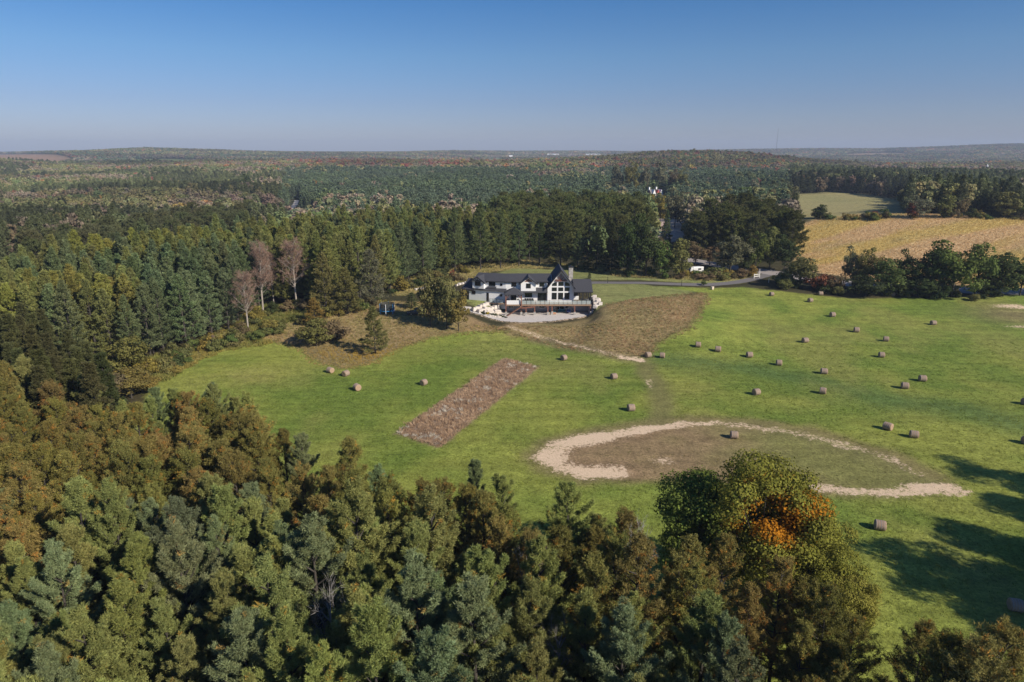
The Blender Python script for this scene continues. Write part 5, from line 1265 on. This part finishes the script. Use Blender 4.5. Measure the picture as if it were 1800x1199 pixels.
rock_wall('retaining_wall', 'stepped wall of pale armour stones right of the patio below the porch', [(14.8,-3.4,14.9,1.4,.4,2.5,5,1.15), (15.6,-3.8,15.7,2.2,.3,2.6,6,1.2), (16.5,-3.3,16.4,1.2,.3,2.2,5,1.15), (14.2,-4.6,15.6,-4.9,.15,.15,2,1.0), (15.2,2.7,16.1,4.6,2.6,2.8,3,1.1)])
a0 = pix(729, 511); a1 = pix(762, 504); a2 = pix(800, 503); a3 = pix(826, 496)
rock_wall('retaining_wall', 'low row of white stones at the forest foot above the small pine', [(a0[0]-HX, a0[1]-HY, a1[0]-HX, a1[1]-HY, a0[2]-ZP+.2, a1[2]-ZP+.2, 6, .75)])
rock_wall('retaining_wall', 'low row of white stones just left of the house roof', [(a2[0]-HX, a2[1]-HY, a3[0]-HX, a3[1]-HY, a2[2]-ZP+.2, a3[2]-ZP+.2, 5, .75)])

# ------------------------------------------------------------------ hay bales
M_BALE = plain('weathered_straw', (.31, .22, .155), .95, 0, 9, .3, .6)
M_BALE_END = plain('straw_end', (.36, .25, .165), .95, 0, 12, .3, .6)
M_NET = plain('grey_net_wrap', (.30, .25, .22), .8, 0, 14, .25)
def bale_parts():
    m = MB(); ns = 26; prof = [(.0, -.66), (.3, -.68), (.6, -.69), (.70, -.66), (.745, -.55), (.755, -.2), (.74, .0), (.755, .25), (.745, .55), (.70, .66), (.6, .69), (.3, .68), (.0, .66)]
    V = []; Fc = []; rng = np.random.default_rng(5)
    for r, x in prof:
        for k in range(ns): a = 6.2832*k/ns; rr = r*(1+rng.normal(0, .012)); V.append((x+rng.normal(0, .008), rr*math.cos(a), .72+rr*math.sin(a)*(1 if math.sin(a) > -.8 else .97)))
    for i in range(len(prof)-1):
        for k in range(ns): Fc.append([i*ns+k, (i+1)*ns+k, (i+1)*ns+(k+1) % ns, i*ns+(k+1) % ns])
    me = bpy.data.meshes.new('straw_roll'); me.from_pydata(V, [], Fc); me.materials.append(M_BALE); me.materials.append(M_BALE_END)
    for p in me.polygons: p.material_index = 1 if (p.index//ns) in (0, 1, 2, 9, 10, 11) else 0; p.use_smooth = True
    tw = []
    for x0, w_ in ((-.5, .10), (-.22, .07), (.08, .09), (.36, .07)):
        V = []; Fc = []
        for dx, r in ((-w_/2, .74), (-w_/2, .775), (w_/2, .775), (w_/2, .74)):
            for k in range(ns): a = 6.2832*k/ns; V.append((x0+dx, r*math.cos(a), .72+r*math.sin(a)))
        for i in range(3):
            for k in range(ns): Fc.append([i*ns+k, (i+1)*ns+k, (i+1)*ns+(k+1) % ns, i*ns+(k+1) % ns])
        mt_ = bpy.data.meshes.new('net_band'); mt_.from_pydata(V, [], Fc); mt_.materials.append(M_NET); tw.append(mt_)
    return me, tw
BR, BT = bale_parts()
BALES = [(581,655,-35,'below the golden rough corner, leftmost bale'), (608,661,60,'second from the left, just below the golden rough corner'), (628,686,-50,'third from the left, nearest the near forest'), (745,677,55,'alone left of the dead weed strip'),
 (991,633,40,'right of the top end of the dead weed strip'), (1079,666,20,'alone between the weed strip and the faint track'), (1109,722,10,'just above the left bend of the sandy ring'), (1139,628,25,'touching the foot of the brown bank, left of a pair'), (1164,629,-15,'right one of the pair at the foot of the brown bank'),
 (1227,610,-12,'right of the brown bank, first of three in a slanting row'), (1262,618,-18,'second of three in a slanting row right of the brown bank'), (1317,628,0,'third of three in a slanting row right of the brown bank'), (1369,642,-12,'right below the slanting row of three'), (1448,657,-15,'upper one of two bales in line above the middle field'), (1415,602,8,'upper middle of the right field'),
 (1446,692,-25,'lower one of two bales in line in the middle field'), (1329,694,20,'above the right bend of the sandy ring'), (1290,770,-8,'inside the sandy ring'), (1549,628,-10,'right upper field, below another bale'), (1557,600,-20,'right upper field, above another bale'), (1505,584,-12,'centre of the upper right field'),
 (1463,557,5,'upper field below the hedge gap'), (1424,531,15,'small, near the left end of the hedge'), (1442,519,-5,'small, at the foot of the hedge'), (1356,520,10,'small, near the road junction'), (1478,517,0,'in the shade at the hedge foot'), (1568,520,0,'in the deep shade of the hedge middle'),
 (1640,571,0,'alone in the far right field'), (1621,670,-12,'right one of a close pair in the right field'), (1590,683,-18,'left one of a close pair in the right field'), (1560,755,-50,'left one of a larger pair at the right'), (1606,769,-20,'right one of a larger pair at the right'), (1546,930,-20,'largest and nearest, between the maple and the tree shadows'),
 (1784,1072,-15,'in the dark tree shadow at the right edge'), (1803,711,0,'cut by the right edge, upper'), (1804,780,0,'cut by the right edge, lower')]
for (u, v, a, lab) in BALES:
    p = pix(u, v); r = empty('hay_bale', (p[0], p[1], p[2]-.03), math.radians(a)); s_ = .78+.08*RNG.random(); r.scale = (s_*(.9+.2*RNG.random()), s_*1.03, s_*(.92+.1*RNG.random()))
    o = bpy.data.objects.new('straw_roll', BR); link(o, r)
    for t_ in BT: o = bpy.data.objects.new('net_band', t_); link(o, r)
    tag(r, 'round hay bale '+lab, 'hay bale', 'round hay bales in the field')

# ------------------------------------------------------------------ trampoline, cars, fence bits
p = pix(681, 551); tr = empty('trampoline', (p[0], p[1], p[2]), .3); tag(tr, 'round blue trampoline with dark safety net and blue poles', 'trampoline')
M_BLUEP = plain('blue_pad', (.03, .25, .55), .6); M_WHITEP = plain('white_foam', (.7, .72, .75), .7)
m_, nt_, b_ = newmat('net'); b_.inputs['Base Color'].default_value = (.05, .06, .06, 1); b_.inputs['Alpha'].default_value = .6; M_NETD = m_
def ringb(m, r0, r1, z0, z1, ns=24):
    V = [(r*math.cos(6.2832*k/ns), r*math.sin(6.2832*k/ns), z) for r, z in ((r0, z0), (r1, z0), (r1, z1), (r0, z1)) for k in range(ns)]
    m.add(V, [[i*ns+k, i*ns+(k+1) % ns, ((i+1) % 4)*ns+(k+1) % ns, ((i+1) % 4)*ns+k] for i in range(4) for k in range(ns)])
m = MB(); ringb(m, 1.5, 1.85, .84, .95); m.build('pad', M_BLUEP, tr)
m = MB(); lathe(m, [(1.5, .86), (1.5, .89)], 24); m.build('jumping_mat', M_TRIM, tr)
m = MB(); ringb(m, 1.74, 1.76, .95, 2.6); m.build('safety_net', M_NETD, tr)
for k in range(6):
    a = 1.047*k+.2; c_, s_ = 1.86*math.cos(a), 1.86*math.sin(a)
    m = MB(); lathe(m, [(.05, 0), (.05, .84)], 8, (c_*.93, s_*.93)); m.build('leg', M_BLUEP, tr); m = MB(); lathe(m, [(.07, .3), (.07, 2.65)], 8, (c_, s_)); m.build('net_pole', M_BLUEP if k % 2 else M_WHITEP, tr)

M_TYRE = plain('tyre', (.02, .02, .02), .8); M_RIM = plain('rim', (.4, .4, .42), .3, .8)
def car(name, x, y, rz, paint, label, L=4.7, Wd=1.85, Hh=1.65, z=None):
    r = empty(name, (x, y, (h(x, y) if z is None else z)), rz); S_ = Seg(); w = Wd/2
    prof = [(-L/2, .35), (L/2, .35), (L/2, .8), (L/2-.9, .98), (L/2-1.5, 1.02), (-L/2+.25, 1.05), (-L/2, .9)]
    m = MB(); n = len(prof); m.add([(a, -w, b) for a, b in prof]+[(a, w, b) for a, b in prof], [list(range(n))[::1], list(range(2*n-1, n-1, -1))]+[[i, i+n, (i+1) % n+n, (i+1) % n] for i in range(n)]); m.build('body', paint, r, bevel=.06)
    cp = [(-L/2+.3, 1.04), (L/2-1.4, 1.0), (L/2-2.0, Hh-.05), (-L/2+.6, Hh-.05)]
    m = MB(); m.add([(a, -w+.08+(.12 if b > 1.2 else 0), b) for a, b in cp]+[(a, w-.08-(.12 if b > 1.2 else 0), b) for a, b in cp], [[0,1,2,3],[7,6,5,4]]+[[i, i+4, (i+1) % 4+4, (i+1) % 4] for i in range(4)]); m.build('side_windows', M_PANE, r)
    m = MB(); S_.box(m, -L/2+.6, L/2-2.05, -w+.2, w-.2, Hh-.049, Hh); m.build('roof', paint, r, bevel=.02)
    for a in (-L/2+.85, L/2-.9):
        for b in (-w+.05, w-.05):
            m = MB(); ns = 16; V = [(a+.34*math.cos(6.2832*k/ns), b+d_, .34+.34*math.sin(6.2832*k/ns)) for d_ in (-.11, .11) for k in range(ns)]
            m.add(V, [list(range(ns)), list(range(2*ns-1, ns-1, -1))]+[[k, k+ns, (k+1) % ns+ns, (k+1) % ns] for k in range(ns)]); wh = m.build('wheel', M_TYRE, r)
            m = MB(); V = [(a+.19*math.cos(6.2832*k/ns), b+d_, .34+.19*math.sin(6.2832*k/ns)) for d_ in (-.12, .12) for k in range(ns)]
            m.add(V, [list(range(ns)), list(range(2*ns-1, ns-1, -1))]+[[k, k+ns, (k+1) % ns+ns, (k+1) % ns] for k in range(ns)]); m.build('rim', M_RIM, wh)
    for b in (-.6, .6): m = MB(); S_.box(m, L/2-.03, L/2+.02, b-.18, b+.18, .62, .76); m.build('headlight', M_WHITEP, r)
    tag(r, label, 'car'); return r
p = pix(733, 553); car('parked_car', p[0], p[1], math.radians(190), plain('dark_blue_paint', (.05, .06, .10), .25, .3), 'dark blue car parked in the shade of the tree clump left of the house')
p = pix(1212, 479); car('parked_car', p[0], p[1], math.radians(200), plain('dark_paint', (.03, .035, .05), .25, .3), 'dark car parked left of the white camper at the roadside trees')
p = pix(1225, 480); cm = empty('camper', tuple(p), math.radians(195)); cm.scale = (.78, .78, .78); M_CAMP = plain('white_camper_paint', (.75, .75, .74), .4)
m = MB(); SM.box(m, -2.4, 2.4, -1.1, 1.1, .5, 2.7); m.build('body', M_CAMP, cm, bevel=.15)
m = MB(); SM.box(m, 2.35, 3.4, -1.05, 1.05, 1.75, 2.65); m.build('overcab', M_CAMP, cm, bevel=.12)
m = MB(); SM.box(m, 2.41, 3.6, -.95, .95, .45, 1.7); m.build('cab', M_CAMP, cm, bevel=.1)
m = MB(); SM.box(m, -1.2, .2, 1.101, 1.13, 1.5, 2.1); m.build('window', M_PANE, cm); m = MB(); SM.box(m, 3.601, 3.62, -.8, .8, 1.1, 1.6); m.build('windscreen', M_PANE, cm)
m = MB(); SM.box(m, -1.6, -.2, -1.13, -1.101, 1.5, 2.1); m.build('window', M_PANE, cm)
for a in (-1.4, 2.9):
    for b in (-.95, .95):
        m = MB(); V = [(a+.38*math.cos(.3927*k), b+d_, .38+.38*math.sin(.3927*k)) for d_ in (-.12, .12) for k in range(16)]
        m.add(V, [list(range(16)), list(range(31, 15, -1))]+[[k, k+16, (k+1) % 16+16, (k+1) % 16] for k in range(16)]); m.build('wheel', M_TYRE, cm)
tag(cm, 'white camper parked between the olive tree and the rusty bushes', 'camper')
# white gate, posts along the drive, boulder
M_WP = plain('white_wood', (.72, .70, .66), .7)
p = pix(1330, 489); g_ = empty('field_gate', tuple(p), .5); tag(g_, 'white board gate section with two rails beside the driveway mouth', 'gate')
for k in (-1, 1): m = MB(); SM.box(m, k*1.2-.08, k*1.2+.08, -.08, .08, 0, 1.5); m.build('post', M_WP, g_)
for z_ in (.5, 1.1): m = MB(); SM.box(m, -1.12, 1.12, -.04, .04, z_, z_+.2); m.build('rail', M_WP, g_)
m = MB(); SM.beam(m, (1.2, 0, 1.45), (2.9, 1.6, 2.4), .12); m.build('brace', M_WP, g_)
for u, v, lab in ((1068, 498, 'left'), (1198, 503.5, 'right')):
    p = pix(u, v); m = MB(); lathe(m, [(.07, -.2), (.07, 1.9), (.03, 2.0)], 8); o = m.build('marker_post', M_TRIM); o.location = p; tag(o, f'thin dark post on the lawn edge of the driveway, the {lab} one of two', 'post')
p = pix(1351, 497); m = MB(); lathe(m, [(.08, -.2), (.08, 1.3), (.03, 1.35)], 8); o = m.build('gate_post', M_WP); o.location = p; tag(o, 'short white post in the shade right of the driveway mouth', 'post')
bo = bpy.data.objects.new('boulder', rock_mesh(77)); link(bo); p = pix(1252, 509); bo.location = (p[0], p[1], p[2]+.45); bo.scale = (.7, .9, 1.9); bo.rotation_euler = (.1, .05, .5)
bo.data = bo.data.copy(); bo.data.materials[0] = plain('pale_boulder', (.62, .52, .42), .9, 0, 2, .1); tag(bo, 'upright pale boulder on the lawn below the driveway', 'boulder')

# ------------------------------------------------------------------ far buildings
def farm(name, u, v, wpx, hpx, wall, roof, rz, label, cat='house', wings=()):
    p = pix(u, v); dep = p[1]*math.cos(PITCH)+(42-p[2])*math.sin(PITCH); w = wpx*dep/1200; hh = hpx*dep/1200
    r = empty(name, (p[0], p[1], p[2]-.3), rz); S_ = Seg(); d = w*.6; ze_, zr_ = hh*.62, hh
    m = MB(); m.add([(-w/2,-d/2,0),(w/2,-d/2,0),(w/2,d/2,0),(-w/2,d/2,0),(-w/2,-d/2,ze_),(w/2,-d/2,ze_),(w/2,d/2,ze_),(-w/2,d/2,ze_),(-w/2,0,zr_*.97),(w/2,0,zr_*.97)], [[3,2,1,0],[0,1,5,4],[2,3,7,6],[1,2,6,9,5],[3,0,4,8,7],[4,5,9,8],[6,7,8,9]]); m.build('wall', wall, r)
    for sg_ in (-1, 1):
        q_ = [(-w/2-.3, 0, zr_+.1), (w/2+.3, 0, zr_+.1), (w/2+.3, sg_*(d/2+.4), ze_-.1), (-w/2-.3, sg_*(d/2+.4), ze_-.1)]
        if sg_ > 0: q_ = q_[::1]
        m = MB(); S_.slab(m, q_, .2); m.build('roof', roof, r)
    nw = max(2, int(w/4))
    for k in range(nw):
        c_ = -w/2+w*(k+.5)/nw; m = MB(); S_.box(m, c_-.6, c_+.6, -d/2-.06, -d/2-.005, ze_*.35, ze_*.75); m.build('window', M_PANE, r)
    tag(r, label, cat); return r, w, d, hh
M_BRICK = plain('red_brick', (.42, .10, .085), .9, 0, 1.2, .15); M_GREYR = plain('grey_roof', (.18, .17, .18), .8); M_PINKR = plain('faded_roof', (.42, .32, .29), .85); M_METAL = plain('pale_metal_roof', (.62, .62, .62), .5)
r, w, d, hh = farm('farmhouse', 1150, 354, 24, 21, M_BRICK, M_GREYR, .5, 'red brick farmhouse with white trim standing out of the wood behind the white house')
for k, x_ in enumerate((-w*.32, w*.05, w*.34)):
    m = MB(); m.add([(x_-1.5, -d/2-.5, hh*.3), (x_+1.5, -d/2-.5, hh*.3), (x_+1.5, -d/2-.5, hh*.62), (x_, -d/2-.5, hh*1.02), (x_-1.5, -d/2-.5, hh*.62), (x_-1.5, 0, hh*.3), (x_+1.5, 0, hh*.3), (x_+1.5, 0, hh*.62), (x_, 0, hh*1.02), (x_-1.5, 0, hh*.62)], [[0,1,2,3,4],[9,8,7,6,5],[1,6,7,2],[0,4,9,5],[2,7,8,3],[4,3,8,9]]); m.build('gable', M_SIDING if k != 1 else M_BRICK, r)
for x_ in (-w*.45, w*.2): m = MB(); SM.box(m, x_-.5, x_+.5, .5, 1.5, hh*.7, hh*1.2); m.build('chimney', M_SIDING, r)
farm('house', 1628, 340, 16, 13, M_SIDING, M_PINKR, .2, 'small pale house with a pinkish roof in the woods above the tan field')
farm('house', 1155, 404, 22, 15, M_CREAM, M_PINKR, -.3, 'pale low house half hidden behind the pale yard')
farm('shed', 1214, 372, 16, 12, M_SIDING, M_PINKR, .1, 'white shed half hidden right of the farmhouse trees', 'shed')
farm('farm_building', 972, 275.5, 20, 5, M_METAL, M_METAL, .05, 'long white farm building on the skyline, left one', 'farm building')
farm('farm_building', 1042, 275.5, 26, 5, M_METAL, M_METAL, 0, 'long white farm building on the skyline, right one', 'farm building')
farm('farm_building', 1005, 276.5, 14, 4, M_METAL, M_PINKR, .1, 'pale farm building on the skyline between the two long ones', 'farm building')
farm('house', 898, 280, 6, 7, M_SIDING, M_METAL, 0, 'tiny white house above the far green field')
farm('house', 1392, 277, 7, 4, M_SIDING, M_METAL, 0, 'tiny white house on the far slope right of the mast')
# silo
p = pix(1733, 306); m = MB(); lathe(m, [(1.9, 0), (1.9, 11), (1.5, 12.5), (.2, 16)], 14); o = m.build('silo', M_METAL, smooth=False); o.location = p; tag(o, 'white silo with a pointed cap rising from the woods at the right', 'silo')
# radio mast on the skyline
p = pix(1364, 268); dd = math.hypot(p[0], p[1]); mh = (272-236)/1200*dd; mast = empty('radio_mast', (p[0], p[1], p[2])); tag(mast, 'thin lattice radio mast on the skyline', 'mast')
m = MB(); w_ = 1.1
for a in (0, 2.094, 4.189): SM.beam(m, (w_*math.cos(a), w_*math.sin(a), 0), (w_*.5*math.cos(a), w_*.5*math.sin(a), mh), .35)
m.build('mast_legs', M_RAIL, mast); m = MB()
for k in range(28):
    f0, f1 = k/28, (k+1)/28; a0_ = 2.094*(k % 3); a1_ = 2.094*((k+1) % 3); SM.beam(m, (w_*(1-.5*f0)*math.cos(a0_), w_*(1-.5*f0)*math.sin(a0_), mh*f0), (w_*(1-.5*f1)*math.cos(a1_), w_*(1-.5*f1)*math.sin(a1_), mh*f1), .2)
m.build('mast_braces', M_RAIL, mast)
p = pix(1076, 352); m = MB(); lathe(m, [(.25, 0), (.2, 15)], 8); o = m.build('utility_pole', M_WP); o.location = p; tag(o, 'pale pole rising from the wood left of the farmhouse', 'pole')

# ------------------------------------------------------------------ haze: one closed box of even thin air
zmin = float(GZ.min())-2
m = MB(); SM.box(m, -6400, 6400, -250, 8000, zmin, 150); 
hm = bpy.data.materials.new('haze_air'); hm.use_nodes = True; hm.node_tree.nodes.clear(); on = hm.node_tree.nodes.new('ShaderNodeOutputMaterial'); pv = hm.node_tree.nodes.new('ShaderNodeVolumePrincipled')
pv.inputs['Color'].default_value = (.62, .74, .96, 1); pv.inputs['Density'].default_value = 1.35e-4; pv.inputs['Anisotropy'].default_value = 0.0
hm.node_tree.links.new(pv.outputs[0], on.inputs['Volume'])
hz_o = m.build('haze', hm); tag(hz_o, 'thin blue haze over the countryside', 'haze', None, 'stuff')
